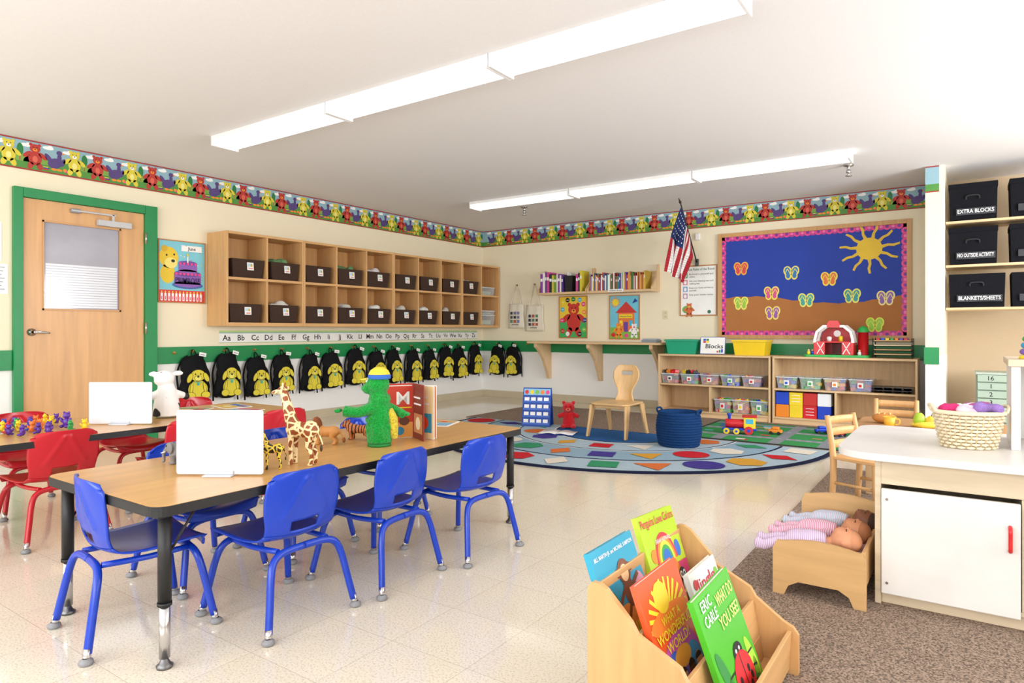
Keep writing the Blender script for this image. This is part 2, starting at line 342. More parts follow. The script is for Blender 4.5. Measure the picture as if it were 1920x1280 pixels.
# ------------------------------------------------------------ ceiling fixtures
LE=M('#fffdf8',.5,'emit',str=1.5); LE2=M('#f4f3f4',.5,'emit',str=.75); LE3=M('#faf9f8',.5,'emit',str=.95); CAP=M('#f0f0f1',.5)
for fy,n in ((2.97,3),(6.17,3),(-.4,3)):  # last row is unseen behind the camera, added to brighten the near floor
    for i in range(n):
        x0=-4.8+i*1.335; lt=E('ceiling_light',(x0+.66,fy,ZC),'long white wraparound fluorescent fixture mounted flush on the ceiling','light',group='fluorescent ceiling lights')
        w=MB(); w.box(-.66,-.112,-.03,.66,.112,0,WHITE); w.obj('housing',lt,bevel=.003)
        for q in (-1,1): MB().box(q*.657-.008,-.114,-.077,q*.657+.008,.114,0,CAP).obj('end_cap',lt,bevel=.003)
        w=MB(Matrix.Rotation(R(90),4,'Y')); pr=[(.03,-.108),(.052,-.104),(.068,-.085),(.073,0),(.068,.085),(.052,.104),(.03,.108)]
        w.prism(pr,-.648,.648,LE3)
        w.M=Matrix()
        for ya,yb,m_ in ((-.078,-.022,LE),(.022,.078,LE)):
            za=lambda y:-(.0735-abs(y)/.085*.005); w.add([(-.64,ya,za(ya)-.0006),(.64,ya,za(ya)-.0006),(.64,yb,za(yb)-.0006),(-.64,yb,za(yb)-.0006)],[(0,3,2,1)],m_)
        for q in (-1,1): w.add([(-.64,q*.1095,-.032),(.64,q*.1095,-.032),(.64,q*.1055,-.051),(-.64,q*.1055,-.051)],[(0,1,2,3)],LE2)
        w.obj('diffuser',lt)
for (x,y) in ((-4.43,6.66),(-.89,6.64)):
    s=E('sprinkler_head',(x,y,ZC),'small chrome fire sprinkler head hanging from the ceiling','sprinkler',group='ceiling sprinklers')
    MB().lathe([(0,0),(.045,0),(.04,-.015),(.015,-.02),(.015,-.05),(.02,-.055),(.02,-.075),(.006,-.08),(.006,-.1)],CHROME,16).obj('body',s)
    MB().lathe([(0,-.1),(.028,-.1),(.028,-.104),(0,-.104)],CHROME,16).obj('deflector',s)
# ------------------------------------------------------------ cubbies
cols=[3.575+.4405*i for i in range(11)]; CX=.334; Z0=1.04; Z1=1.945
def cubby(i0,i1):
    y0=cols[i0]; W=cols[i1]-y0-.002; H=Z1-Z0; r=E('cubby_shelf',LW(y0,Z0),'light maple wall-mounted two-row cubby shelf above the coat hooks','shelf',90,group='wall cubby units')
    w=MB(); w.box(0,-CX,0,.02,0,H,WOOD); w.box(W-.02,-CX,0,W,0,H,WOOD); w.box(.02,-CX,0,W-.02,0,.035,WOODX); w.box(.02,-CX,H-.025,W-.02,0,H,WOODX); w.obj('body',r,bevel=.003)
    MB().box(.02,-.012,.035,W-.02,0,H-.025,M('#d09c62',.5,'wood')).obj('back_panel',r)
    MB().box(.02,-CX+.003,.445,W-.02,-.012,.47,WOODX).obj('shelf',r,bevel=.002)
    for k in range(i0+1,i1):
        x=cols[k]-y0
        for za,zb in ((.035,.445),(.47,H-.025)): MB().box(x-.01,-CX+.002,za,x+.01,-.012,zb,WOOD).obj('divider',r,bevel=.002)
for a,b in ((0,2),(2,5),(5,8),(8,10)): cubby(a,b)
proto=E('storage_bin',LW(0,0),'dark brown fabric bin with a white name card','bin',90,group='fabric bins in the cubbies')
MB().obox(.31,.24,.35,.27,.18,.006,BROWNB,(0,0,0)).obj('body',proto,bevel=.003)
w=MB(Matrix.Translation((0,-.1355,.11))@Matrix.Rotation(R(-4),4,'X')@ART); w.box(-.035,-.035,-.002,.035,.04,.002,WHITE); w.rect(-.028,0,.02,.03,.0025,M('#b9d7e6')); w.rect(-.02,-.025,.024,-.012,.0025,M('#e39a9a')); w.disc(.012,.012,.011,.014,.0028,M('#d8b03a')); w.obj('name_card',proto,loc=(.02,0,0))
binr=[Z0+.036,Z0+.471]; first=True
cl=[M(c,.9,'fabric') for c in ('#f2f0ea','#e9e2e4','#4e86a8','#dcd6cc','#6e9a6a','#f4efe8')]
def cloth(loc,r,mat,name='folded_cloth',label='crumpled light fabric cloth sticking out of a bin',seed=0,group='cloths in the cubby bins'):
    rnd=random.Random(seed); w=MB()
    for k in range(6): w.ell((rnd.uniform(-.6,.6)*r[0],rnd.uniform(-.6,.6)*r[1],rnd.uniform(-.1,.35)*r[2]),(r[0]*rnd.uniform(.35,.6),r[1]*rnd.uniform(.35,.6),r[2]*rnd.uniform(.4,.7)),mat,12,8,rot=(rnd.uniform(-20,20),rnd.uniform(-20,20),rnd.uniform(0,180)))
    o=blob(name,w,None,.008 if r[0]<.07 else .010,loc,it=2); tag(o,label,'cloth',group); return o
for row in (0,1):
    for i in range(9):
        yc=(cols[i]+cols[i+1])/2+random.uniform(-.02,.02); loc=LW(yc,binr[row],.185)
        if first: proto.location=loc; first=False
        else: dup(proto,loc,90+random.uniform(-3,3))
        if (row,i) in ((1,1),(1,3),(1,4),(1,8),(0,1),(0,3),(0,4),(0,5),(0,6),(0,7)):
            cloth((loc[0],loc[1],loc[2]+.165),(.10,.12,.08),cl[(i*3+row)%6],seed=i+20*row)
CLR=M('#e8eef2',.15,'clear',str=.20)
for z,h in ((binr[1],.12),(binr[0],.15),(binr[0]+.152,.06)):
    r=E('plastic_box',LW(7.75,z,.17),'clear plastic storage box with a white lid in the cubby','box',90,group='clear boxes in the end cubby')
    MB().obox(.3,.22,.32,.24,h-.012,.004,CLR).obj('body',r); MB().box(-.165,-.125,h-.012,.165,.125,h,M('#dfe6ea',.3)).obj('lid',r,bevel=.003)
    MB().box(-.12,-.08,.006,.12,.08,h*.5,M('#b8c4a8',.8)).obj('contents',r)
# ------------------------------------------------------------ alphabet strip
w=MB(ART.copy()); L=4.15; w.box(0,0,0,L,.125,.003,WHITE); w.rect(0,.105,L,.125,.0036,M('#b9d58a')); w.rect(0,.098,L,.105,.0036,M('#6aa9b8')); w.rect(0,0,L,.006,.0036,M('#9ab86a'))
for i in range(26):
    ch=chr(65+i)+chr(97+i); w.text(ch,.08+i*.1595,.026,.056,BLACK,.0042)
tag(w.obj('alphabet_strip',loc=(XL+.001,3.70,.872),rot=(0,0,90)),'long white alphabet strip with black letter pairs under the cubbies','alphabet strip')
# ------------------------------------------------------------ backpacks
BPK=M('#141417',.8,'fabric'); PUP=M('#dccb38',.7); PUPD=M('#5c5010',.7)
bp=E('backpack',LW(3.41,.36,.02),'black child backpack with a yellow puppy patch hanging from a hook','backpack',90,group='backpacks hanging on the rail')
w=MB()
w.ell((0,-.055,.10),(.150,.058,.125),BPK,20,12); w.ell((.01,-.052,.20),(.145,.052,.14),BPK,20,12); w.ell((-.01,-.045,.30),(.125,.040,.105),BPK,20,12); w.ell((.04,-.04,.37),(.06,.025,.05),BPK); w.ell((-.07,-.045,.355),(.04,.028,.045),BPK,rot=(0,25,0)); w.ell((.12,-.045,.04),(.035,.035,.05),BPK); w.ell((-.12,-.045,.03),(.035,.035,.05),BPK); w.ell((0,-.045,.0),(.10,.035,.03),BPK)
blob('body',w,bp,.009,it=2)
MB().tube([(-.02,-.035,.395),(-.02,-.03,.43),(0,-.02,.455),(.02,-.03,.43),(.02,-.035,.395)],.006,BPK,8,cat=4).obj('grab_loop',bp)
for q in (-1,1): MB().tube([(q*.05,-.02,.40),(q*.11,-.016,.35),(q*.150,-.016,.22),(q*.138,-.02,.08),(q*.145,-.03,-.05)],.009,BPK,6,cat=4).obj('shoulder_strap',bp)
w=MB(Matrix.Translation((0,-.117,.0))@Matrix.Rotation(R(-2),4,'X')@ART)
w.disc(0,.085,.095,.085,0,PUP,seg=24); w.disc(0,.215,.074,.056,.003,PUPD,seg=24); w.disc(0,.215,.070,.053,.004,PUP,seg=24)
for q in (-1,1):
    w.disc(q*.080,.195,.026,.050,.005,PUPD,rot=q*26); w.disc(q*.080,.195,.021,.045,.006,PUP,rot=q*26); w.disc(q*.072,.03,.046,.034,.004,PUPD); w.disc(q*.072,.03,.042,.030,.005,PUP); w.disc(q*.026,.228,.006,.009,.006,BLACK,seg=8); w.disc(q*.065,.10,.016,.055,.003,PUPD,rot=q*10); w.disc(q*.065,.10,.012,.05,.004,PUP,rot=q*10)
w.disc(0,.19,.036,.027,.0055,PUPD); w.disc(0,.19,.033,.024,.006,M('#e9de60')); w.disc(0,.204,.012,.009,.007,BLACK,seg=10); w.disc(0,.135,.014,.014,.006,M('#2aa8a0')); w.line(-.04,.153,.04,.153,.006,.0055,M('#2aa8a0'))
w.obj('puppy_patch',bp)
w=MB(Matrix.Translation((.03,-.075,.40))@Matrix.Rotation(R(12),4,'Y')@ART); w.box(0,0,0,.07,.035,.002,WHITE); w.rect(.012,.012,.058,.018,.003,GREY); w.obj('name_tag',bp)
rnd=random.Random(5)
for i in range(1,14): dup(bp,LW(3.41+.3315*i,.36+rnd.uniform(-.02,.012),.02),rot=(0,rnd.uniform(-4,4),90+rnd.uniform(-4,4)),scale=(rnd.uniform(.84,.94),rnd.uniform(.8,1.1),rnd.uniform(.94,1.03)))
for x,rz in ((-5.78,4),(-5.46,-5)): dup(bp,BW(x,.365,.02),rot=(0,rz,0),scale=(.88,.9,1))
hk=E('coat_hook',LW(3.24,.79,.018),'small brass coat hook fixed to the wall','hook',90,group='coat hooks on the rail')
MB().cyl((0,0,0),(0,-.006,0),.014,.014,M('#b89858',.3,metal=1.0)).tube([(0,-.004,0),(0,-.03,-.012),(0,-.04,.01)],.004,M('#b89858',.3,metal=1.0),8,cat=4).obj('hook_body',hk)
for i in range(14): dup(hk,LW(3.41+.3315*i,.80,.018),90)
for x in (-5.78,-5.46,-5.25): dup(hk,BW(x,.80,.018),0)
for x in (-5.445,-5.135): dup(hk,BW(x,1.66,.0),0)
# ------------------------------------------------------------ posters
def framed(name,loc,rz,W,H,fw,label,cat='poster',fm=None,bg=WHITE,group=None,t=.015):
    r=E(name,loc,label,cat,rz,group)
    fm=fm or M('#c0844a',.5,'wood')
    w=MB(); w.box(0,-t,0,fw,0,H,fm); w.box(W-fw,-t,0,W,0,H,fm); w.box(fw,-t,0,W-fw,0,fw,fm); w.box(fw,-t,H-fw,W-fw,0,H,fm); w.obj('frame',r,bevel=.002)
    a=MB(ART.copy()); a.box(fw,fw,0,W-fw,H-fw,.006,bg); return r,a
r,a=framed('poster',LW(3.10,1.255),90,.455,.585,.01,'birthday poster with a purple cake and PRIMROSE lettering',bg=M('#7cc8d8'))
z=.0065
for i in range(26): a.disc(random.uniform(.2,.43),random.uniform(.2,.55),.006,.004,z,random.choice([YEL,PINK,RED,WHITE]),seg=6)
a.disc(.10,.42,.09,.10,z,M('#e8c52c')); a.disc(.12,.37,.06,.05,z+.001,M('#f3df7a')); a.disc(.14,.39,.018,.014,z+.002,BLACK); a.disc(.06,.50,.03,.03,z+.0005,M('#d8ad1c')); a.disc(.08,.44,.008,.01,z+.002,BLACK); a.disc(.15,.45,.008,.01,z+.002,BLACK); a.disc(.09,.27,.07,.09,z,M('#e8c52c'))
a.rect(.22,.49,.42,.545,z,WHITE); a.text('June',.32,.503,.03,BLACK,z+.001)
CK=M('#6b4a9c'); CK2=M('#8a5cb4')
a.disc(.28,.17,.15,.035,z+.001,M('#3a66a8')); a.rect(.15,.18,.41,.28,z+.002,CK2); a.disc(.28,.18,.13,.03,z+.002,CK2); a.disc(.28,.28,.13,.03,z+.003,CK); a.rect(.19,.30,.37,.38,z+.004,CK2); a.disc(.28,.30,.09,.02,z+.004,CK2); a.disc(.28,.38,.09,.02,z+.005,CK)
for i in range(7): a.disc(.17+i*.037,.275,.015,.012,z+.006,PINK,seg=8)
for i in range(5): a.disc(.205+i*.037,.372,.012,.012,z+.006,PINK,seg=8)
a.rect(.272,.38,.284,.44,z+.006,WHITE); a.disc(.278,.455,.008,.016,z+.006,YEL)
a.text('PRIMROSE',.28,.195,.045,M('#1c1250'),z+.0065,w=.24)
a.rect(.01,.01,.445,.12,z,M('#d83a3a'))
for i in range(12): a.rect(.025+i*.034,.02,.045+i*.034,.09,z+.001,WHITE); a.disc(.035+i*.034,.10,.006,.011,z+.001,YEL,seg=8); a.rect(.031+i*.034,.03,.039+i*.034,.06,z+.0015,PINK)
a.obj('print',r)
for s,z0,W,H in ((1.79,1.53,.13,.30),(1.82,1.28,.14,.23)):
    a=MB(ART.copy()); a.box(0,0,0,W,H,.003,WHITE)
    for i in range(7): a.rect(.015,H-.03-i*.028,W-.02-.01*(i%3),H-.024-i*.028,.0034,GREY)
    tag(a.obj('notice_sheet',loc=LW(s,z0),rot=(0,0,90)),'white printed notice sheet taped to the wall beside the door','paper')
r,a=framed('poster',BW(-4.73,.89),0,.45,.585,.012,'classroom poster of a red bear with coloured feelings circles',bg=M('#3fae5c'))
z=.0065; a.rect(.012,.25,.438,.573,z,M('#e8c93c'))
bear(a,.235,.22,.36,M('#c8342c'),z+.001,ORG)
for x,y,c in ((.07,.5,YEL),(.14,.53,BLACK),(.33,.53,CYAN),(.39,.47,PINK),(.06,.40,CYAN),(.40,.36,ORG),(.06,.10,RED),(.14,.06,WHITE),(.33,.06,BLACK),(.40,.12,LGREEN),(.23,.54,GREEN),(.05,.25,PINK),(.41,.25,NAVY)): a.disc(x,y,.032,.032,z+.003,c); a.rect(x-.02,y-.004,x+.02,y+.003,z+.004,WHITE)
a.obj('print',r)
r,a=framed('poster',BW(-3.95,.88),0,.44,.585,.012,'classroom poster of a red-roofed house under a smiling sun',bg=M('#6cc4dc'))
z=.0065; a.rect(.012,.012,.428,.16,z,M('#7cb84a'))
for k in range(12):
    an=R(30*k); a.line(.09,.49,.09+.075*math.cos(an),.49+.075*math.sin(an),.012,z+.0003,ORG)
a.disc(.09,.49,.045,.045,z+.001,YEL)
a.rect(.13,.10,.36,.36,z+.001,M('#e2793a')); a.poly([(.09,.35),(.40,.35),(.245,.50)],z+.002,M('#c6302c')); a.rect(.21,.10,.27,.23,z+.002,PUR); a.rect(.29,.18,.34,.25,z+.002,CYAN); a.rect(.15,.18,.195,.25,z+.002,YEL)
a.rect(.145,.28,.335,.33,z+.003,YEL); a.text('Welcome Friends',.24,.295,.02,M('#1e5a3c'),z+.004,w=.17)
bear(a,.36,.10,.14,WHITE,z+.003,PINK); bear(a,.14,.10,.15,ORG,z+.003,YEL); a.disc(.06,.06,.03,.03,z+.003,RED); a.disc(.25,.05,.03,.025,z+.003,PINK)
a.poly([(.33,.47),(.41,.50),(.37,.54)],z+.002,NAVY); a.obj('print',r)
r,a=framed('poster',BW(-2.973,1.178),0,.468,.625,.014,'white rules poster in a light wood frame',bg=WHITE)
z=.0065; DG=M('#2c6c4a'); TX=M('#303438')
a.text('Primrose Rules of the Roost',.234,.562,.030,DG,z,w=.41)
for i,(c,t1,t2) in enumerate(((M('#58a878'),'Be kind to yourself and','others.'),(M('#d88a9a'),'Use your listening ears and','walking feet.'),(M('#8aa8d8'),'Keep your hands and feet to','yourself.'),(M('#c8a0c0'),'Use your inside voice.',''))):
    y=.50-i*.085; a.rect(.04,y-.03,.10,y+.035,z,c); a.disc(.07,y,.018,.022,z+.001,WHITE); a.text(t1,.12,y+.008,.019,TX,z,al='L',w=.30)
    if t2: a.text(t2,.12,y-.024,.019,TX,z,al='L')
a.disc(.10,.08,.07,.05,z+.0005,M('#6cae4a')); bear(a,.12,.06,.13,M('#d86a3a'),z+.001,YEL); a.disc(.37,.05,.022,.022,z,DG)
a.obj('print',r)
# bulletin board
r,a=framed('bulletin_board',BW(-2.49,.9),0,2.01,1.26,.045,'large bulletin board with a beach scene, sun and paper flip-flops','bulletin board',fm=M('#cc9a60',.45,'wood'),bg=M('#1f3fa6',.7),t=.03)
z=.0065; SAND=M('#b27440',.9)
pts=[(.045,.045),(1.965,.045)]
for k in range(25): x=1.965-k*.08; pts.append((x,.45+.05*math.sin(x*3.1+.6)+.008*math.sin(k*2.1)))
a.poly(pts,z,SAND)
def scal(x0,y0,x1,y1):
    n=int(math.hypot(x1-x0,y1-y0)/.055)
    for k in range(n+1):
        t=k/n; x,y=x0+(x1-x0)*t,y0+(y1-y0)*t; a.disc(x,y,.038,.038,z+.001+.0003*(k%2),PINK if k%2 else M('#b8308c'),seg=12); a.disc(x,y,.018,.018,z+.003,M('#7a2c9a') if k%2 else M('#f070b0'),seg=8)
scal(.058,.06,1.952,.06); scal(.058,1.2,1.952,1.2); scal(.058,.06,.058,1.2); scal(1.952,.06,1.952,1.2)
SX,SY=1.618,.975; SUNM=M('#e2bc20')
for k in range(11):
    an=R(360/11*k+8); c_,s_=math.cos(an),math.sin(an); px,py=-s_,c_; P_=[]
    for sgn in (1,-1):
        seq=((.12,.018),(.18,.022),(.23,.010),(.29,.018)) if sgn>0 else ((.29,.004),(.23,.016),(.18,.004),(.12,.018))
        for rr_,hw_ in seq: P_.append((SX+rr_*c_+sgn*hw_*px,SY+rr_*.92*s_+sgn*hw_*py))
    a.poly(P_,z+.004,SUNM)
a.disc(SX,SY,.125,.118,z+.005,M('#e8c21c'),seg=28)
ff=[(.27,.836,'#f2b03a','#d8404a'),(.832,.758,'#f0e060','#2a78b8'),(1.226,.673,'#f6e050','#e87830'),(.616,.533,'#f3e45a','#d8508c'),(.27,.424,'#f2ea6a','#9cc84a'),(.99,.443,'#f4ea6a','#3aaaa0'),(1.454,.477,'#ece860','#2a9a9a'),(1.773,.445,'#f4e690','#8a60b0'),(.628,.304,'#f4e070','#9a5ab0'),(1.673,.163,'#dce84a','#9acf3a')]
for x,y,c1,c2 in ff:
    for q in (-1,1):
        a.disc(x+q*.041,y+.02,.045,.056,z+.004,M(c1),rot=-q*8); a.disc(x+q*.034,y-.04,.034,.042,z+.0042,M(c1),rot=-q*5); a.disc(x+q*.041,y+.02,.030,.042,z+.005,M(c2),rot=-q*8); a.disc(x+q*.034,y-.035,.022,.030,z+.0052,M(c2))
        a.line(x+q*.041,y+.045,x+q*.041-.025,y-.005,.007,z+.006,M(c1)); a.line(x+q*.041,y+.045,x+q*.041+.025,y-.005,.007,z+.006,M(c1))
a.obj('board_face',r)
tag(MB().box(-.03,-.035,0,.03,0,.085,WHITE).obj('motion_sensor',loc=BW(-2.74,2.11),bevel=.01),'small white motion sensor mounted on the wall','sensor')
r=E('wall_outlet',BW(-3.16,1.14),'cream wall outlet plate with two sockets','outlet'); MB().box(-.035,-.006,0,.035,0,.115,M('#e6d9b8')).obj('plate',r,bevel=.002)
for za in (.018,.067): MB().box(-.018,-.009,za,.018,-.006,za+.03,M('#d6c8a4')).obj('socket',r)
# ------------------------------------------------------------ flag
fl=E('flag',BW(-2.75,1.84),'american flag on a black pole angled from a wall bracket','flag')
p0=Vector((0,-.03,0)); p1=Vector((.05,-.72,.61))
MB().tube([p0,p1],[.008,.007],BLACK,10).obj('pole',fl); MB().lathe([(0,0),(.012,0),(.016,.02),(.008,.04),(.003,.08),(0,.085)],M('#3a3020',.4),12).obj('finial',fl,loc=tuple(p1),rot=(50,0,0))
MB().box(-.02,-.03,-.05,.02,0,.04,M('#555555',.4)).obj('bracket',fl,bevel=.003)
FR=M('#b3202e',.8); FW=M('#eeeae6',.8); FB=M('#1c2f66',.8); w=MB()
def fp(a_,b_):
    P=p0.lerp(p1,.38+.58*a_); s=min(1,b_*2.5)
    x=P.x-.02*s+s*((.5-a_)*.24*(1-.25*b_)+.022*math.sin(a_*13+b_*4))-.11*b_; c=p0.lerp(p1,.68); g=1-.62*s
    y=c.y+(P.y-c.y)*g+.035*math.cos(a_*15+1)*s
    zz=P.z-b_*(.50+.22*a_)-.008; return (x,y,zz)
for i in range(26):
    for j in range(22):
        a0,a1,b0,b1=i/26,(i+1)/26,j/22,(j+1)/22
        m=FB if (a0>=.46 and b0<.45) else (FR if int(i/2)%2==0 else FW)
        w.add([fp(a0,b0),fp(a1,b0),fp(a1,b1),fp(a0,b1)],[(0,1,2,3)],m,True)
for i in range(6):
    for j in range(5):
        a_,b_=.52+i*.08,.05+j*.08; P=Vector(fp(a_,b_)); A=(Vector(fp(a_+.02,b_))-P).normalized(); Bv=(Vector(fp(a_,b_+.02))-P).normalized(); Nn=A.cross(Bv).normalized()*.0022
        for q in (-1,1):
            w.add([tuple(P+q*Nn+A*.008*math.cos(k*PI*.4)+Bv*.008*math.sin(k*PI*.4)) for k in range(5)],[(0,1,2,3,4)],FW)
w.obj('cloth',fl,solid=.0015)
# ------------------------------------------------------------ wall book shelf
def bookshelf(x0,x1):
    r=E('wall_bookshelf',BW(x0,1.49),'light wood wall shelf with sloped ends holding a row of books','shelf',group='wall book shelves')
    W=x1-x0; w=MB(); w.box(.018,-.25,0,W-.018,0,.03,PALEX); w.obj('shelf_board',r,bevel=.003)
    MB().box(.018,-.015,.03,W-.018,0,.27,PALEX).obj('back_panel',r,bevel=.002)
    mm=Matrix.Rotation(R(90),4,'Z')@Matrix.Rotation(R(90),4,'X')
    for x in (0,W-.018):
        e=MB(Matrix.Translation((x,0,0))@mm); e.prism([(0,0),(-.25,0),(-.25,.06),(-.20,.10),(-.11,.18),(-.07,.26),(-.055,.35),(0,.35)][::-1],0,.018,PALE); e.obj('end_panel',r,bevel=.002)
bookshelf(-4.94,-4.17); bookshelf(-4.165,-3.24)
def shelfbook(x,y,z,w_,h,d,m,rz=0,lean=0,group='books on the wall shelf',label='thin upright picture book with its spine showing'):
    b=MB(); b.box(0,-d,0,.0025,0,h,m); b.box(w_-.0025,-d,0,w_,0,h,m); b.box(.0025,-d,0,w_-.0025,-d+.003,h,m); b.box(.0025,-d+.003,.003,w_-.0025,-.004,h-.003,M('#efeade',.8))
    if w_>.016: b.box(.003,-d-.0006,h*.6,w_-.003,-d,h*.75,WHITE)
    return tag(b.obj('book',loc=(x,y,z),rot=(0,lean,rz)),label,'book',group)
x=-4.90; bc1=['#8a3fa0','#c84a90','#6a9a3a','#f0ece0','#2a2a32','#e4dcc8','#5a3a8a','#d8c83a']; bc=['#6a3fa0','#8a2a3a','#3f7a3a','#f0ece0','#d8b84a','#3a5a96','#f4f0e4','#b8402c','#e09858','#3a8a90','#f2f0ea','#8a6a4a']
k=0
while x<-4.25:
    wd=random.uniform(.022,.045); h=random.uniform(.23,.29)
    if -4.54<x<-4.38: x+=wd; continue
    shelfbook(x,YB-.03,1.5205,wd,h,.20,M(bc1[(k*3)%8],.6),label='large hardback book standing upright on the wall shelf'); x+=wd+.002; k+=1
r=E('file_box',(-4.45,YB-.13,1.5205),'black mesh desk file box between the books','box'); MB().obox(.10,.19,.12,.2,.22,.004,BLACK).obj('body',r)
for xx,hh in ((-.03,.27),(0,.25)): MB().box(xx,-.07,.01,xx+.01,.07,hh,WHITE).obj('paper_file',r)
x=-4.13
while x<-3.36:
    wd=random.uniform(.008,.02); h=random.uniform(.17,.24); shelfbook(x,YB-.03,1.5205,wd,h,.19,M(random.choice(bc),.6)); x+=wd+.0015
w=MB(ART.copy()); w.box(0,0,0,.22,.035,.002,WHITE); w.text('Children Books',.11,.01,.014,BLACK,.0025,w=.18); tag(w.obj('shelf_label',loc=(-3.85,YB-.2505,1.497)),'white paper label on the shelf edge','label')
# tote bags
TB=M('#e9e0cc',.9,'fabric')
def tote(x,z,W,H,sd):
    r=E('tote_bag',BW(x,z,.01),'cream canvas tote bag with small printed squares hanging on a hook','bag',group='tote bags on the wall hooks')
    rn=random.Random(sd)
    def f(s):
        return lambda u,v:((u-.5)*W*(1-.12*v)+.006*math.sin(v*9),-.02+s*(.018*math.sin(PI*u)*math.sin(PI*min(1,v*1.1))+.003)+.004*math.sin(u*14+sd),v*H)
    w=MB(); w.grid(f(-1),12,10,TB); w.grid(f(1),12,10,TB); w.obj('body',r,solid=.002)
    for q in (-1,1): MB().tube([(-.09,-.02+q*.006,H*.97),(-.05,-.02,H+.14),(0,-.022,1.655-z),(.05,-.02,H+.14),(.09,-.02+q*.006,H*.97)],.006,TB,6,cat=4).obj('strap',r)
    w=MB(Matrix.Translation((0,-.048,0))@ART)
    for i in range(3):
        for j in range(3): w.rect(-.085+i*.06,.08+j*.06,-.045+i*.06,.12+j*.06,0,M(rn.choice(['#303a4a','#5a8a6a','#b85a4a','#7a7aa8','#505050'])))
    w.text('primrose',0,.045,.022,M('#404040'),0); w.obj('print',r)
tote(-5.445,1.03,.28,.36,1); tote(-5.125,.985,.32,.38,2)
# ------------------------------------------------------------ counter on back wall
r=E('wall_counter',BW(-5.02,.82),'light wood wall-mounted counter on three triangular brackets','counter')
MB().prism(rrect(0,-.43,1.97,0,(.05,.05,.002,.002)),0,.028,PALEX).obj('top',r,bevel=.003)
for x in (.12,.93,1.80):
    e=MB(Matrix.Translation((x,0,0))@Matrix.Rotation(R(90),4,'Z')@Matrix.Rotation(R(90),4,'X'))
    e.prism([(0,0),(-.40,0),(-.40,-.05),(-.33,-.09),(-.20,-.22),(-.10,-.40),(-.06,-.50),(0,-.50)],0,.045,PALE); e.obj('bracket',r,bevel=.003)
tag(MB().box(-.10,-.08,0,.10,.08,.035,M('#8a9098',.5)).box(-.09,-.07,.035,.09,.07,.05,M('#a8adb4',.5)).obj('flat_box',loc=(-3.22,7.68,.8485),bevel=.004),'small grey plastic box lying on the counter','box')
# ------------------------------------------------------------ floor shelves
YF=7.45; SH=.72
BACKP=M('#d8b487',.6,'wood')
def floorshelf(x0,x1,ms,dv,label):
    r=E('toy_shelf',(x0,YF,0),label,'shelf',group='low toy shelves along the wall'); W=x1-x0; dp=.40
    w=MB(); w.box(0,0,0,.02,dp,SH-.022,PALE); w.box(W-.02,0,0,W,dp,SH-.022,PALE); w.box(0,0,SH-.022,W,dp,SH,PALEX); w.box(.02,.01,.0,W-.02,.03,.05,PALEX); w.box(.02,.0,.05,W-.02,dp-.01,.07,PALEX); w.obj('body',r,bevel=.003)
    MB().box(.02,dp-.01,.02,W-.02,dp,SH-.022,BACKP).obj('back_panel',r)
    MB().box(.02,.005,ms,W-.02,dp-.01,ms+.02,PALEX).obj('shelf',r,bevel=.002)
    MB().box(dv-.01,.005,.07,dv+.01,dp-.01,ms,PALE).obj('divider',r,bevel=.002); return r
floorshelf(-3.04,-1.76,.355,.62,'low maple toy shelf with green and yellow tubs on top')
floorshelf(-1.74,-.40,.355,.62,'low maple toy shelf with a toy barn on top')
shA=.3755; shL=.0705
blkcols=['#d2202a','#1c55d4','#f4d62c','#2fa848','#f08c28','#7a3fb0','#202428']
blkp=[]
for c in blkcols:
    w=MB(); w.box(-.018,-.018,0,.018,.018,.022,M(c,.35))
    for i in (-1,1):
        for j in (-1,1): w.cyl((i*.009,j*.009,.022),(i*.009,j*.009,.027),.005,.005,M(c,.35),8)
    me=w.obj('tmp'); blkp.append(me.data); D.objects.remove(me)
def clearbin(x,z,w_,h,cs,n=14,lab='clear plastic bin of colourful toy blocks'):
    r=E('toy_bin',(x,YF+.155,z),lab,'bin',group='clear toy bins on the shelves')
    MB().obox(w_*.86,.22,w_,.25,h,.003,CLR).obj('body',r)
    MB().obox(w_+.008,.262,w_+.010,.264,.008,.006,M('#dfe6ea',.3),(0,0,h-.008)).obj('rim',r)
    w=MB(ART.copy()); w.box(-.025,h*.3,.122,.025,h*.72,.126,WHITE); w.rect(-.016,h*.38,.012,h*.6,.1265,M(blkcols[cs[0]])); w.obj('label_card',r,loc=(0,-.006,0))
    for k in range(n):
        o=D.objects.new('toy_block',blkp[cs[(k*7+k//3)%len(cs)]]); COL.objects.link(o); lv=k//8; kk=k%8
        o.location=(x+((kk%4)-1.5)*w_*.20+random.uniform(-.004,.004),YF+.155+(-.070 if kk<4 else .0)+random.uniform(-.012,.012),z+.008+lv*.038); o.rotation_euler=(random.uniform(-.4,.4),random.uniform(-.4,.4),random.uniform(0,3)); o.scale=(1.4,)*3
        tag(o,'small colourful plastic building block in a clear bin','toy block','building blocks in the bins')
for i,cs in enumerate(([6,6,0,4],[0,2,3,6,1],[0,5,4,2],[3,1,2],[0,4,5,6])): clearbin(-2.905+i*.235,shA,.21,.115,cs,28 if i<2 else 18)
for i,cs in enumerate(([0,5,3,2],[2,0,4],[3,3,2,1])): clearbin(-2.285+i*.20,shL,.185,.15,cs,28)
for i,cs in enumerate(([1,0,2,3],[3,3,2],[4,2,0,1],[0,3,5,1])): clearbin(-1.60+i*.235,shA,.21,.125,cs,24)
CL=[['#f08c28','#f4d62c','#d2202a','#1c45c4'],['#1c45c4','#f4d62c','#c8302c','#eef0f4']]
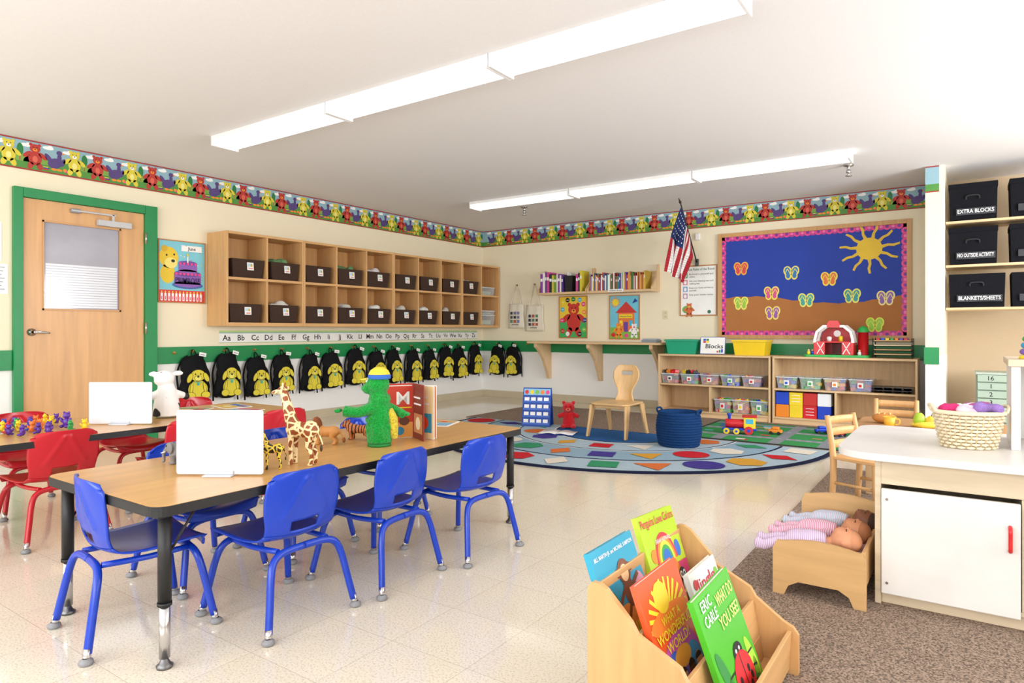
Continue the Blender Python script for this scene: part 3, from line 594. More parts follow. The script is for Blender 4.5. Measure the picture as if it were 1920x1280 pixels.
for j in range(2):
    for i in range(4):
        w=MB(); w.box(-.066,-.066,0,.066,.066,.132,M(CL[j][i],.7))
        if (i+j)%3==2:
            for q in (.035,.066,.10): w.box(-.04,-.0668,q,.04,-.066,q+.006,WHITE)
        tag(w.obj('soft_block',loc=(-1.645+i*.138,YF+.10,shL+j*.133),bevel=.006),'soft fabric cube block stacked on the lower shelf','block','soft cube blocks')
for k in range(2):
    w=MB(); w.box(-.18,-.12,.024,.18,.12,.028,M('#4a4a4e',.3,metal=1.0))
    for i in range(4):
        for j in range(3): w.lathe([(.036,.0285),(.028,0),(0,0)],M('#38383c',.3,metal=1.0),12,((i-1.5)*.085,(j-1)*.075,0))
    tag(w.obj('muffin_tin',loc=(-.62,YF+.16,shA+k*.0295)),'dark metal muffin tin on the shelf','baking tin','muffin tins')
def tub(x,m,wd,label):
    r=E('storage_tub',(x,YF+.2,SH),label,'bin'); MB().obox(wd*.88,.26,wd,.30,.17,.005,m).obj('body',r,bevel=.004)
    MB().obox(wd+.02,.32,wd+.022,.322,.022,.012,m,(0,0,.15)).obj('rim',r,bevel=.003)
tub(-2.78,M('#12a078',.35),.38,'green plastic storage tub on top of the toy shelf'); tub(-2.0,M('#f0cc18',.35),.36,'yellow plastic storage tub on top of the toy shelf')
r=E('sign_card',(-2.41,YF+.06,SH+.006),'white laminated sign reading Blocks propped on the toy shelf','sign',rot=(-10,0,0))
w=MB(ART.copy()); w.box(-.145,0,0,.145,.20,.003,WHITE); w.rect(-.145,0,.145,.006,.0034,NAVY); w.rect(-.145,.194,.145,.2,.0034,NAVY); w.rect(-.145,0,-.139,.2,.0034,NAVY); w.rect(.139,0,.145,.2,.0034,NAVY)
for i,c in enumerate((RED,YEL,BLUE,GREEN)): w.rect(-.11+(i%2)*.035,.13+(i//2)*.025,-.08+(i%2)*.035,.152+(i//2)*.025,.004,c)
w.text('Blocks',.02,.068,.052,BLACK,.004,w=.2)
for i,c in enumerate((RED,GREEN,BLUE)): w.rect(.05+i*.025,.02,.07+i*.025,.04+.01*i,.004,c)
w.obj('card',r)
# toy barn (open front)
r=E('toy_barn',(-1.12,YF+.2,SH),'open red toy barn with white arched roof and silo','toy')
TR=M('#d8242a',.3); WP=M('#f6f4f0',.35)
MB().prism(rrect(-.32,-.18,.30,.16,.05),0,.025,M('#2fae50',.4)).obj('base',r,bevel=.003)
arc=[(.19,.17),(.17,.25),(.10,.315),(-.10,.315),(-.17,.25),(-.19,.17)]; arci=[(-.165,.17),(-.148,.238),(-.088,.29),(.088,.29),(.148,.238),(.165,.17)]
for ya,yb in ((-.14,-.08),(.09,.13)): MB(ART.copy()).prism([(.195,.13)]+arc+[(-.195,.13),(-.165,.13)]+arci+[(.165,.13)],ya,yb,WP).obj('roof_arch',r,loc=(-.03,.0,.02),bevel=.004)
MB(ART.copy()).prism([(.06,.29),(.06,.33),(.04,.36),(-.04,.36),(-.06,.33),(-.06,.29)],.06,.135,TR).obj('cupola',r,loc=(-.03,0,.02),bevel=.003)
for q in (-1,1):
    MB().box(-.03+q*.172-.016,-.14,.025,-.03+q*.172+.016,.125,.15,TR).obj('side_wall',r,bevel=.004)
    w=MB(Matrix.Translation((-.03+q*.165,-.135,.025))@Matrix.Rotation(R(0 if q<0 else 180),4,'Z')@ART); w.box(0,0,-.004,.085,.135,.004,TR); w.line(.01,.01,.075,.125,.008,.005,WP); w.line(.075,.01,.01,.125,.008,.005,WP); w.line(.01,.01,.075,.125,.008,-.005,WP); w.line(.075,.01,.01,.125,.008,-.005,WP); w.obj('barn_door',r)
w=MB(ART.copy()); w.prism([(.16,0.005),(.16,.17),(.14,.235),(.085,.285),(-.085,.285),(-.14,.235),(-.16,.17),(-.16,0.005)],-.128,-.118,M('#b81c22',.4)); w.disc(0,.225,.035,.035,-.1175,WP); w.rect(-.05,.01,.05,.12,-.1175,M('#7a1a1c')); w.obj('rear_wall',r,loc=(-.03,0,.02))
MB().box(-.185,-.12,.150,.125,.11,.165,TR).obj('loft',r,bevel=.003)
MB().lathe([(0,0),(.02,0),(.026,.04),(.012,.05),(0,.05)],WP,14,(-.08,-.06,.165)).obj('toy_cow',r); MB().lathe([(0,0),(.02,0),(.02,.05),(0,.06)],YEL,14,(.03,-.06,.165)).obj('hay_bale',r)
MB().lathe([(.05,.025),(.05,.26),(.055,.26)],TR,20,(.225,.04,0)).obj('silo',r); MB().lathe([(.057,.26),(.057,.27),(.042,.305),(.015,.322),(0,.324)],M('#2fae50',.4),20,(.225,.04,0)).obj('silo_roof',r)
for k,(dx,c) in enumerate(((-.27,YEL),(-.23,BLUE),(.21,WHITE))):
    rr=E('toy_figure',(-1.12+dx,YF+.08,SH+.0255),'tiny plastic farm figure beside the toy barn','toy',group='farm figures'); MB().lathe([(0,0),(.016,0),(.018,.02),(.012,.035),(0,.037)],c,14).obj('body',rr); MB().ell((0,0,.045),.011,M('#f0c8a0',.5),10,8).obj('head',rr)
r=E('puzzle_rack',(-.62,YF+.2,SH),'wire rack of stacked wooden puzzles on the toy shelf','rack')
w=MB()
for x in (-.17,.17):
    for y in (-.11,.11): w.cyl((x,y,0),(x,y,.20),.004,.004,BLACK,8)
for i in range(4):
    for y in (-.11,.11): w.cyl((-.17,y,.03+i*.045),(.17,y,.03+i*.045),.003,.003,BLACK,8)
    for x in (-.17,.17): w.cyl((x,-.11,.03+i*.045),(x,.11,.03+i*.045),.003,.003,BLACK,8)
w.obj('wire_frame',r)
for i,c in enumerate(('#d6b07a','#c8a068','#e8d8b0','#d6b07a')):
    w=MB(); w.box(-.16,-.105,.034+i*.045,.16,.105,.046+i*.045,M(c,.5))
    if i==3:
        for k in range(14): w.box(-.14+(k%7)*.04,-.09+(k//7)*.09,.181,-.11+(k%7)*.04,-.04+(k//7)*.09,.185+.018,M(blkcols[k%6],.4))
    tag(w.obj('puzzle',loc=(-.62,YF+.2,SH),bevel=.002),'flat wooden puzzle board slotted in the rack','puzzle','puzzles in the rack')
# ------------------------------------------------------------ alcove shelves and black bins
BK=M('#15161b',.9,'fabric')
txt={0:'BLANKETS/SHEETS',1:'NO OUTSIDE ACTIVITY',2:'EXTRA BLOCKS'}
for i,z in enumerate((1.205,1.59,1.985)):
    ST(MB().box(-.168,7.17,z-.022,1.3,7.62,z,PALEX).obj('trim_%d'%(8+i),bevel=.002))
    for j,(x0,x1) in enumerate(((-.145,.215 if i else .27),(.30 if i else .31,.68))):
        W=x1-x0; r=E('fabric_bin',((x0+x1)/2,7.36,z+.001),'black fabric storage bin with a white-lettered label on the shelf','bin',group='black fabric bins')
        H=.33 if i else .30
        MB().obox(W*.96,.30,W,.33,H,.008,BK).obj('body',r,bevel=.004)
        if i: MB().box(-W/2-.003,-.17,H-.04,W/2+.003,.168,H+.006,BK).obj('lid',r,bevel=.004)
        w=MB(Matrix.Translation((.02,-.170,.05))@ART); w.box(-W*.40,0,0,W*.40,.06,.003,M('#303136',.6)); w.text(txt[i] if j==0 else ('TOYS' if i==0 else 'ART'),.0,.016,.034,WHITE,.0036,w=W*.74 if j==0 else W*.3); w.obj('label_strip',r)
        w=MB(Matrix.Translation((0,-.170,.19))@ART); w.tube([(-.05,.0,0),(-.04,.03,.006),(.04,.03,.006),(.05,0,0)],.006,M('#26272c',.8),8,cat=4); w.obj('handle',r)
r=E('drawer_stack',(.25,7.5,0),'pale green stacked sorter with numbered tabs on the floor','drawers')
MB().box(-.19,-.16,0,.17,.16,.60,M('#7e907e',.6)).obj('body',r,bevel=.004)
for i,t in enumerate(('16','1','2','3','4','5','6','7')):
    z=.535-i*.072; w=MB(); w.box(-.18,-.175,z,.16,-.16,z+.062,M('#a2b4a4',.5)); d_=w.obj('drawer',r,bevel=.003)
    w=MB(ART.copy()); w.text(t,-.08,z+.014,.038,BLACK,.1756); w.obj('number',d_)
MB().prism(rrect(-.2,-.18,.18,.17,.02),.60,.62,M('#aebaae',.5)).obj('top',r,bevel=.003)
# ------------------------------------------------------------ rugs
BRC=M('#927f70',.95,'carpet')
tag(MB().prism(rrect(-4.75,5.92,-.36,7.40,.02),0,.008,BRC).obj('carpet_strip'),'brown low-pile carpet strip in front of the toy shelves','carpet')
tag(MB().prism(rrect(-.80,.2,2.4,5.25,.02),0,.008,BRC).obj('area_carpet'),'brown speckled carpet under the play kitchen','carpet')
w=MB(); cx,cy,z=-2.75,5.92,.0125; RL=M('#93b0c2',.9,'fabric'); RD=M('#1d2440',.9,'fabric'); RM=M('#2c62a0',.9,'fabric'); RX=M('#aec2ce',.9,'fabric'); RWH=M('#e6e8e6',.9,'fabric')
def half(r,dz,m,n=64):
    pts=[(cx+r*math.cos(PI+PI*k/n),cy+r*math.sin(PI+PI*k/n)) for k in range(n+1)]; w.poly(pts,z+dz,m)
n=64; w.prism([(cx+1.86*math.cos(PI+PI*k/n),cy+1.86*math.sin(PI+PI*k/n)) for k in range(n+1)],.001,z,RD)
for i,(r_,m) in enumerate(((1.82,RX),(1.46,RD),(1.435,RL),(1.07,RWH),(1.055,RD),(1.04,RX),(.70,RWH),(.68,RD),(.66,RM))): half(r_,.0004*(i+1),m)
rc=[M(c,.9,'fabric') for c in ('#c8262f','#d8a13c','#473b90','#d8743c','#3a9468','#e4dccc')]
def shape(kind,x,y,s,m,rot):
    nn={'c':20,'s':4,'t':3,'h':6,'d':4}[kind]; rx=s; ry=s*(.65 if kind=='d' else 1)
    w.disc(x,y,rx,ry,z+.0045,m,rot=rot,seg=nn)
for ri,(rr,nn,s) in enumerate(((1.64,14,.165),(1.25,11,.155),(.865,8,.14))):
    for k in range(nn):
        an=PI+PI*(k+.5)/nn; kd='chdst'[(k+ri*2)%5]; shape(kd,cx+rr*math.cos(an),cy+rr*math.sin(an),s*(.92 if kd!='t' else 1),rc[(k*5+ri*2)%6],math.degrees(an)+ (45 if kd=='s' else 0))
tag(w.obj('semicircle_rug'),'light blue half-round classroom rug with coloured shapes in rings','rug')
w=MB(); x0,y0,x1,y1=-2.25,5.98,-.85,7.25; w.prism(rrect(x0,y0,x1,y1,.01),.0085,.014,M('#1c2a24',.9)); w.rect(x0+.03,y0+.03,x1-.03,y1-.03,.0143,M('#3f9a58',.9,'fabric'))
rnd=random.Random(3); RO=M('#8a8f98',.9)
for yy in (6.25,6.68,7.05): w.rect(x0+.03,yy,x1-.03,yy+.10,.0147,RO)
for xx in (-1.95,-1.45,-1.05): w.rect(xx,y0+.03,xx+.10,y1-.03,.0149,RO)
for k in range(16):
    w.line(x0+.05+k*.085,6.30,x0+.09+k*.085,6.30,.008,.0152,WHITE); w.line(x0+.05+k*.085,6.73,x0+.09+k*.085,6.73,.008,.0152,WHITE)
for k in range(60):
    xx=rnd.uniform(x0+.08,x1-.15); yy=rnd.uniform(y0+.06,y1-.14)
    if any(abs(yy+.03-q)<.09 for q in (6.30,6.73,7.10)) or any(abs(xx+.04-q)<.1 for q in (-1.9,-1.4,-1.0)): continue
    w.rect(xx,yy,xx+.08,yy+.06,.0155+.00002*k,M(rnd.choice(['#c8323c','#e2b83c','#2c6aa8','#f0ece4','#b88a5a','#6ac0d8']),.9))
tag(w.obj('play_mat'),'green town-map play mat with grey roads','rug')
# ------------------------------------------------------------ school chairs
def chair(m,cname,loc,rz):
    r=E('school_chair',loc,cname+' plastic child school chair with tubular legs at the table','chair',rz,group=cname+' school chairs')
    rows=[(.185,.264,.142),(.182,.280,.155),(.16,.293,.162),(.08,.289,.164),(0,.284,.162),(-.06,.284,.156),(-.105,.290,.148),(-.130,.306,.142)]
    rb=[(-.130,.306,.142),(-.142,.338,.144),(-.150,.38,.152),(-.157,.43,.154),(-.163,.475,.149),(-.168,.512,.136),(-.170,.528,.116)]
    def samp(rw,t):
        k=t*(len(rw)-1); i=min(int(k),len(rw)-2); f=k-i
        a,b,c,d=[rw[max(0,min(len(rw)-1,i+q))] for q in (-1,0,1,2)]
        return [.5*(2*b[n]+(c[n]-a[n])*f+(2*a[n]-5*b[n]+4*c[n]-d[n])*f*f+(3*b[n]-a[n]-3*c[n]+d[n])*f**3) for n in range(3)]
    def fs(u,v):
        y,zz,hw=samp(rows,v); q=2*u-1; return (q*hw,y-(.02*q*q if v<.2 else 0)+.018*q*q*max(0,v*2-1),zz+.012*q*q*(1 if v>.1 else .4))
    def fb(u,v):
        y,zz,hw=samp(rb,v); q=2*u-1; x=q*hw
        t_=(zz-.372)/.13; d1=abs(x)-(.085-.075*t_); rid=max(0,1-abs(d1)/.016)*(1 if 0<t_<1 else 0)
        return (x,y+.018*q*q+.015*q*q*v-.006*rid,zz+(.012*q*q*(1-v))-(.012*q**4 if v>.8 else 0))
    w=MB(); w.grid(fs,16,16,m); w.obj('seat',r,solid=.007)
    w=MB(); w.grid(fb,36,26,m,skip=lambda i,j: 2<=j<=5 and 11<=i<=24); w.obj('backrest',r,solid=.007)
    for q in (-1,1): MB().tube([(q*.10,.13,.259),(q*.11,0,.258),(q*.10,-.13,.262)],.010,m,8,cat=3).obj('side_tube',r)
    for sx in (-1,1):
        for sy in (-1,1):
            w=MB(); w.tube([(sx*.176,sy*.188,.03),(sx*.160,sy*.172,.12),(sx*.145,sy*.157,.20),(sx*.125,sy*.147,.242),(sx*.08,sy*.14,.258),(0,sy*.138,.260)],.0125,m,10,cat=4); lg=w.obj('leg',r)
            g=MB(); g.cyl((sx*.180,sy*.192,.008),(sx*.175,sy*.187,.045),.0115,.0115,CHROME,12); g.lathe([(0,0),(.016,0),(.021,.006),(.019,.014),(.010,.020)],GREY,14,(sx*.181,sy*.193,0)); g.obj('glide',lg)
    return r
CB=M('#123cb4',.28); CR=M('#c01c28',.28)
bc_=chair(CB,'blue',(-2.32,1.11,0),-8)
for x,y,a in ((-2.02,1.46,90),(-1.99,1.905,93),(-1.915,2.365,87)): dup(bc_,(x,y,0),a)
for x,y,a in ((-2.60,1.50,-90),(-2.58,1.96,-88),(-2.60,2.50,-90)): dup(bc_,(x,y,0),a)
rc_=chair(CR,'red',(-3.67,1.36,0),92)
for x,y,a in ((-3.58,1.95,90),(-3.54,2.50,88),(-3.73,.80,94)): dup(rc_,(x,y,0),a)
for x,y,a in ((-4.34,1.50,-90),(-4.34,2.05,-90),(-4.34,2.52,-90)): dup(rc_,(x,y,0),a)
# ------------------------------------------------------------ tables
LAM=M('#d4a262',.28,'wood',axis='y',sc=.8)
def table(x0,y0,x1,y1,lab):
    r=E('activity_table',((x0+x1)/2,(y0+y1)/2,0),lab,'table',group='school tables'); a,b=(x1-x0)/2,(y1-y0)/2
    w=MB(); w.prism(rrect(-a+.003,-b+.003,a-.003,b-.003,.05),.462,.4905,LAM); w.obj('tabletop',r)
    w=MB(); o=rrect(-a,-b,a,b,.053,8); i_=rrect(-a+.003,-b+.003,a-.003,b-.003,.05,8); n=len(o)
    v=[(x,y,.460) for x,y in o]+[(x,y,.4895) for x,y in o]+[(x,y,.4895) for x,y in i_]+[(x,y,.46) for x,y in i_]
    w.add(v,[(i,(i+1)%n,n+(i+1)%n,n+i) for i in range(n)]+[(n+i,n+(i+1)%n,2*n+(i+1)%n,2*n+i) for i in range(n)]+[(i+3*n,(i+1)%n+3*n,(i+1)%n,i) for i in range(n)],BLACK); w.obj('edge_band',r)
    for sx in (-1,1):
        for sy in (-1,1):
            x,y=sx*(a-.055),sy*(b-.055); w=MB(); w.cyl((x,y,.19),(x,y,.46),.019,.019,BLACK,16); w.box(x-.04,y-.04,.455,x+.04,y+.04,.4615,BLACK); w.cyl((x,y,.185),(x,y,.195),.021,.021,BLACK); lg=w.obj('leg',r)
            MB().cyl((x,y,.03),(x,y,.19),.0155,.0155,CHROME,16).obj('leg_insert',lg); MB().lathe([(0,0),(.022,0),(.024,.008),(.016,.014),(.008,.032)],M('#777777',.4,metal=1.0),16,(x,y,0)).obj('glide',lg)
            w=MB(); w.tube([(x,y-sy*.01,.33),(x,y-sy*.10,.459)],.004,BLACK,8); w.obj('brace',lg)
table(-2.67,.965,-1.905,2.87,'rectangular oak-laminate table with black edge, surrounded by blue chairs')
table(-4.28,.93,-3.52,2.76,'rectangular oak-laminate table with black edge, surrounded by red chairs')
TT=.4907
def whiteboard(x,y,rz,W,H):
    r=E('whiteboard',(x,y,TT),'small white dry-erase board standing upright on the table','whiteboard',rz,group='tabletop whiteboards')
    w=MB(ART.copy()); w.prism(rrect(-W/2,.006,W/2,H,.008),-.002,.002,M('#e4e4ea',.25)); w.obj('board',r)
    w=MB(); w.box(-.05,-.03,0,.05,.03,.006,M('#c8ccd2',.3)); w.box(-.05,-.010,.006,.05,-.003,.02,M('#c8ccd2',.3)); w.box(-.05,.003,.006,.05,.010,.02,M('#c8ccd2',.3)); w.obj('stand',r,bevel=.002)
whiteboard(-2.155,1.315,34,.305,.23); whiteboard(-3.76,1.72,36,.335,.23)
# ------------------------------------------------------------ toy animals
def quad(mat,Lb,H,bw,bh,lr,neck,hd,tail):
    """faces -x; neck=(dx,dz,r0,r1); hd=(len,r)"""
    w=MB(); zb=H
    w.ell((-Lb*.24,0,zb),(Lb*.30,bw,bh),mat); w.ell((Lb*.02,0,zb-.02*H),(Lb*.34,bw*.92,bh*.88),mat); w.ell((Lb*.28,0,zb+.01*H),(Lb*.26,bw,bh*.95),mat)
    for q in (-1,1):
        y=q*bw*.6
        w.tube([(-Lb*.30,y,zb-bh*.3),(-Lb*.31,y,zb*.48),(-Lb*.30,y,zb*.2),(-Lb*.31,y,lr*.4)],[lr*1.5,lr,lr*.8,lr*.95],mat,10)
        w.ell((-Lb*.33,y,lr*.5),(lr*1.3,lr,lr*.55),mat,10,6)
        w.tube([(Lb*.34,y,zb),(Lb*.26,y,zb*.55),(Lb*.40,y,zb*.32),(Lb*.35,y,lr*.4)],[lr*2.1,lr*1.2,lr*.8,lr*.9],mat,10)
        w.ell((Lb*.33,y,lr*.5),(lr*1.3,lr,lr*.55),mat,10,6)
    hx=-Lb*.38+neck[0]; hz=zb+bh*.3+neck[1]
    w.tube([(-Lb*.30,0,zb+bh*.15),(hx,0,hz)],[neck[2],neck[3]],mat,12)
    hl,hr=hd; w.ell((hx-hl*.1,0,hz),(hr*1.1,hr,hr),mat); w.tube([(hx,0,hz),(hx-hl,0,hz-hr*.55)],[hr*.8,hr*.48],mat,12); w.ell((hx-hl,0,hz-hr*.55),(hr*.5,hr*.5,hr*.48),mat)
    w.tube([(Lb*.50,0,zb+bh*.4),(Lb*.60,0,zb*.8),(Lb*.60+tail*.4,0,zb*.8-tail)],[lr*.6,lr*.4,lr*.35],mat,8)
    return w,(hx,hz)
def eyes(par,hx,hz,hr,dx=-.35):
    for q in (-1,1): MB().ell((hx+dx*hr*1.2,q*hr*.78,hz+hr*.35),hr*.2,M('#101010',.2),8,6).obj('eye',par)
def giraffe(loc,rz,k,mat,lab):
    r=E('toy_giraffe',loc,lab,'toy animal',rz); w,(hx,hz)=quad(mat,.115*k,.125*k,.026*k,.031*k,.0085*k,(-.030*k,.125*k,.025*k,.012*k),(.038*k,.015*k),.03*k)
    for q in (-1,1): w.tube([(hx,q*.006*k,hz+.008*k),(hx+.003*k,q*.008*k,hz+.028*k)],[.003*k,.004*k],mat,8); w.ell((hx+.008*k,q*.018*k,hz+.008*k),(.005*k,.012*k,.006*k),mat,8,6)
    blob('body',w,r,.0028*k**.5,it=2); eyes(r,hx,hz,.015*k)
    m=MB(); m.tube([(-.035*k,0,.165*k),(hx+.013*k,0,hz)],[.006*k,.004*k],M('#8a4a1c',.7),8); m.obj('mane',r)
    m=MB(); m.ell((.073*k,0,.06*k),(.005*k,.005*k,.012*k),M('#3a2414'),8,6); m.obj('tail_tuft',r)
giraffe((-2.075,1.60,TT),22,1.08,M('#8e4416',.5,'giraffe'),'tall brown and cream toy giraffe standing on the table')
giraffe((-2.10,1.49,TT),55,.60,M('#2a2014',.5,'giraffe',sc=1.5),'small yellow and black toy giraffe standing on the table')
r=E('toy_lion',(-2.36,1.95,TT),'orange-brown toy lion with a shaggy mane on the table','toy animal',30)
LN=M('#c98a48',.6); w,(hx,hz)=quad(LN,.115,.058,.022,.026,.009,(-.012,.022,.02,.018),(.02,.018),.03); blob('body',w,r,.003,it=2); eyes(r,hx,hz,.018)
m=MB(); MA=M('#8a4a20',.8); m.ell((hx+.012,0,hz-.004),(.022,.034,.036),MA)
for k in range(10): an=2*PI*k/10; m.ell((hx+.008,.027*math.cos(an),hz-.004+.029*math.sin(an)),.011,MA,8,6)
blob('mane',m,r,.003,it=1); m=MB(); m.ell((hx-.020,0,hz-.008),(.006,.008,.006),BLACK,8,6); m.obj('nose',r); m=MB(); m.ell((.08,0,.02),(.008,.008,.012),MA,8,6); m.obj('tail_tuft',r)
r=E('toy_tiger',(-2.33,2.12,TT),'orange toy tiger with dark stripes on the table','toy animal',20)
TG=M('#c8743c',.6,'stripes',axis='x',sc=2.2); w,(hx,hz)=quad(TG,.13,.05,.021,.023,.009,(-.018,.014,.018,.016),(.02,.017),.03)
for q in (-1,1): w.ell((hx+.006,q*.012,hz+.016),.006,TG,8,6)
blob('body',w,r,.003,it=2); eyes(r,hx,hz,.017)
r=E('toy_elephant',(-2.465,1.355,TT),'grey toy elephant standing on the table','toy animal',30)
r.scale=(.85,.85,.85)
EL=M('#7d7a76',.7); w,(hx,hz)=quad(EL,.12,.055,.032,.032,.013,(-.012,.008,.024,.024),(.012,.024),.02)
w.tube([(hx-.02,0,hz-.006),(hx-.036,0,hz-.03),(hx-.034,0,.012),(hx-.044,0,.008)],[.011,.008,.006,.005],EL,10,cat=4); blob('body',w,r,.003,it=2); eyes(r,hx,hz,.024,-.4)
for q in (-1,1): MB().ell((hx+.012,q*.032,hz),(.020,.005,.024),EL,rot=(0,0,q*25)).obj('ear',r); MB().tube([(hx-.02,q*.012,hz-.018),(hx-.040,q*.014,hz-.024)],[.003,.0015],WHITE,8).obj('tusk',r)
# green puppet
G=M('#109a38',.8,'plush'); r=E('plush_puppet',(-2.14,2.06,TT),'fuzzy green plush puppet with yellow and blue cap','puppet',35)
w=MB(); w.tube([(0,0,.015),(0,0,.10),(.0,0,.18),(-.005,0,.235)],[.056,.054,.046,.038],G,16,cat=4); w.ell((-.008,0,.272),(.054,.048,.050),G); w.ell((-.050,0,.254),(.030,.034,.020),G); w.ell((-.046,0,.238),(.024,.028,.010),G)
w.tube([(-.02,-.03,.175),(-.08,-.045,.152),(-.145,-.045,.158)],[.028,.024,.025],G,10,cat=3); w.tube([(.02,.04,.170),(.07,.05,.145),(.10,.03,.135)],[.026,.021,.021],G,10,cat=3)
for q in (-1,0,1): w.ell((-.170,-.045+q*.016,.160),(.016,.010,.010),G,10,6); w.ell((.118,.03+q*.014,.135),(.014,.009,.009),G,10,6)
for k in range(70):
    an=random.uniform(0,6.28); zz=random.uniform(.03,.22); rr=.054 if zz<.12 else .047-.1*(zz-.16 if zz>.16 else 0); w.ell((rr*math.cos(an),rr*math.sin(an),zz),(.009,.009,.012),G,8,5)
blob('body',w,r,.0045,it=1)
m=MB(); m.tube([(.04,0,.16),(.056,0,.12),(.062,0,.07),(.068,0,.03)],[.018,.024,.022,.012],M('#d9c23a',.8,'plush'),12,cat=4); m.obj('back_crest',r)
for q in (-1,1): e_=MB().ell((-.048,q*.020,.290),(.010,.009,.011),WHITE,10,8).obj('eye',r); MB().ell((-.056,q*.020,.291),(.004,.005,.006),BLACK,8,6).obj('pupil',e_)
HT=M('#e8cc48',.8,'fabric'); hat=MB().lathe([(0,.046),(.020,.044),(.040,.030),(.048,.012),(.049,-.002)],HT,28,(0,0,.302)).obj('hat',r)
MB().lathe([(.0495,-.006),(.0505,.004),(.0485,.013),(.046,.013),(.046,-.006)],M('#2a62b8',.7),28,(0,0,.302)).obj('hat_band',hat)
w=MB(); w.grid(lambda u,v:(-.045-.035*v*math.sin(PI*u)-.004,(u-.5)*.085,.300-.008*v),10,3,HT); w.obj('visor',hat,solid=.004)
MB().lathe([(0,0),(.052,0),(.050,.014),(0,.014)],M('#0f7a30',.6),24).obj('stand',r)
# fanned book standing on the table
r=E('picture_book',(-2.17,2.31,TT),'open picture book standing upright showing a large letter M','book',35)
PG=M('#f2ede0',.8)
def fan(ang,W,H,t,mat,art,nm):
    if ang>90: mm=Matrix.Translation((W*math.cos(R(ang)),W*math.sin(R(ang)),0))@Matrix.Rotation(R(ang-180),4,'Z')@ART
    else: mm=Matrix.Rotation(R(ang),4,'Z')@ART
    w=MB(mm); w.box(0,.001,-t/2,W,H,t/2,mat)
    if art: art(w,t/2+.0006,W,H)
    w.obj(nm,r)
def aM(w,z,W,H):
    w.rect(.004,.004,W-.004,H-.004,z,M('#cc3a24')); w.rect(.004,.004,W-.004,.075,z+.0003,M('#e8a04a')); w.text('M',W*.62,.160,.060,WHITE,z+.0012,w=.062); w.rect(.01,.142,W-.01,.147,z+.0006,YEL); w.disc(.04,.09,.02,.03,z+.0006,M('#f2d83a')); w.disc(.09,.08,.025,.02,z+.0006,M('#6a3a2a')); w.disc(.07,.035,.02,.02,z+.0006,M('#2a8ab8'))
def aP(c1,c2,c3):
    def f(w,z,W,H): w.rect(.004,.004,W-.004,H-.004,z,M(c1)); w.rect(.015,.03,W-.015,.12,z+.0003,M(c2)); w.disc(W/2,.075,.03,.03,z+.0006,M(c3)); w.rect(.015,.16,W-.03,.168,z+.0006,WHITE); w.rect(.015,.19,W-.04,.198,z+.0006,WHITE)
    return f
fan(203,.135,.25,.0025,PG,aM,'letter_page'); fan(197,.14,.258,.004,M('#b8352c'),None,'cover')
fan(-18,.12,.25,.0025,PG,aP('#e8702c','#f2d23a','#3a8a4a'),'page'); fan(-34,.13,.25,.0025,PG,aP('#f0d8a0','#3a9ab8','#e8502c'),'page'); fan(-62,.14,.258,.004,M('#8c2c24'),aP('#7c3424','#c88a5a','#f2e2c0'),'cover')
def sheet(loc,rz,W,H,c1,c2,name='picture_sheet',lab='flat colourful printed sheet lying on the table'):
    w=MB(); w.box(-W/2,-H/2,0,W/2,H/2,.002,WHITE); w.rect(-W/2+.01,-H/2+.01,W/2-.01,H*.1,.0024,M(c1)); w.rect(-W/2+.01,H*.14,W/2-.01,H/2-.01,.0024,M(c2)); w.disc(0,-H*.15,W*.2,H*.14,.0028,M('#f0e4b0')); w.disc(W*.2,H*.3,.02,.02,.0028,RED)
    return tag(w.obj(name,loc=loc,rot=(0,0,rz)),lab,'paper',group='papers on the tables')
sheet((-2.42,2.72,TT),20,.26,.20,'#7aa8c8','#c8a05a'); sheet((-4.12,2.30,TT),30,.24,.18,'#c84a3a','#5aa868'); sheet((-4.06,2.56,TT),-10,.24,.18,'#e0b84a','#4a7ab8'); sheet((-3.80,2.48,TT),12,.2,.16,'#6ab0c8','#d86a8a')
sheet((-4.02,1.10,TT),10,.30,.24,'#f0d040','#5ac0e0')
def cbear(col):
    w=MB(); m=M(col,.35); w.ell((0,0,.018),(.013,.012,.017),m,12,8); w.ell((0,0,.042),(.012,.011,.011),m,12,8); w.ell((0,-.010,.039),(.005,.005,.004),m,8,6)
    for q in (-1,1): w.ell((q*.009,0,.052),.004,m,8,6); w.ell((q*.015,-.004,.026),(.005,.006,.010),m,8,6,rot=(0,q*25,0)); w.ell((q*.009,-.012,.006),(.006,.010,.006),m,8,6)
    o=w.obj('counting_bear'); return tag(o,'small glossy plastic counting bear on the table','toy bear','counting bears on the table')
cbs=[cbear(c) for c in ('#f0cc20','#5a2f98','#1c45c4','#c8202c','#e8762c','#2f9a48')]
rnd=random.Random(11); pos=[]; t=0
while len(pos)<38 and t<6000:
    t+=1; x,y=rnd.uniform(-4.12,-3.70),rnd.uniform(1.02,1.54)
    if all(math.hypot(x-a,y-b)>.048 for a,b in pos) and math.hypot(x+3.76,y-1.72)>.2 and math.hypot(x+3.86,y-1.50)>.07: pos.append((x,y))
for i,(x,y) in enumerate(pos):
    ci=i if i<6 else [0,1,0,2,3,1,0,4,1,5][i%10]
    q=cbs[ci]
    if i>=6: q=q.copy(); COL.objects.link(q)
    q.location=(x,y,TT+.0025); q.rotation_euler=(0,0,rnd.uniform(0,6.28))
q=cbs[1].copy(); COL.objects.link(q); q.location=(-3.86,1.50,TT+.003); q.scale=(1.5,)*3; q.rotation_euler=(0,0,.5); q['label']='large purple plastic counting bear on the table'
r=E('plush_cow',(-3.86,2.02,TT),'white spotted plush cow puppet with pink muzzle on the table','plush toy',-15)
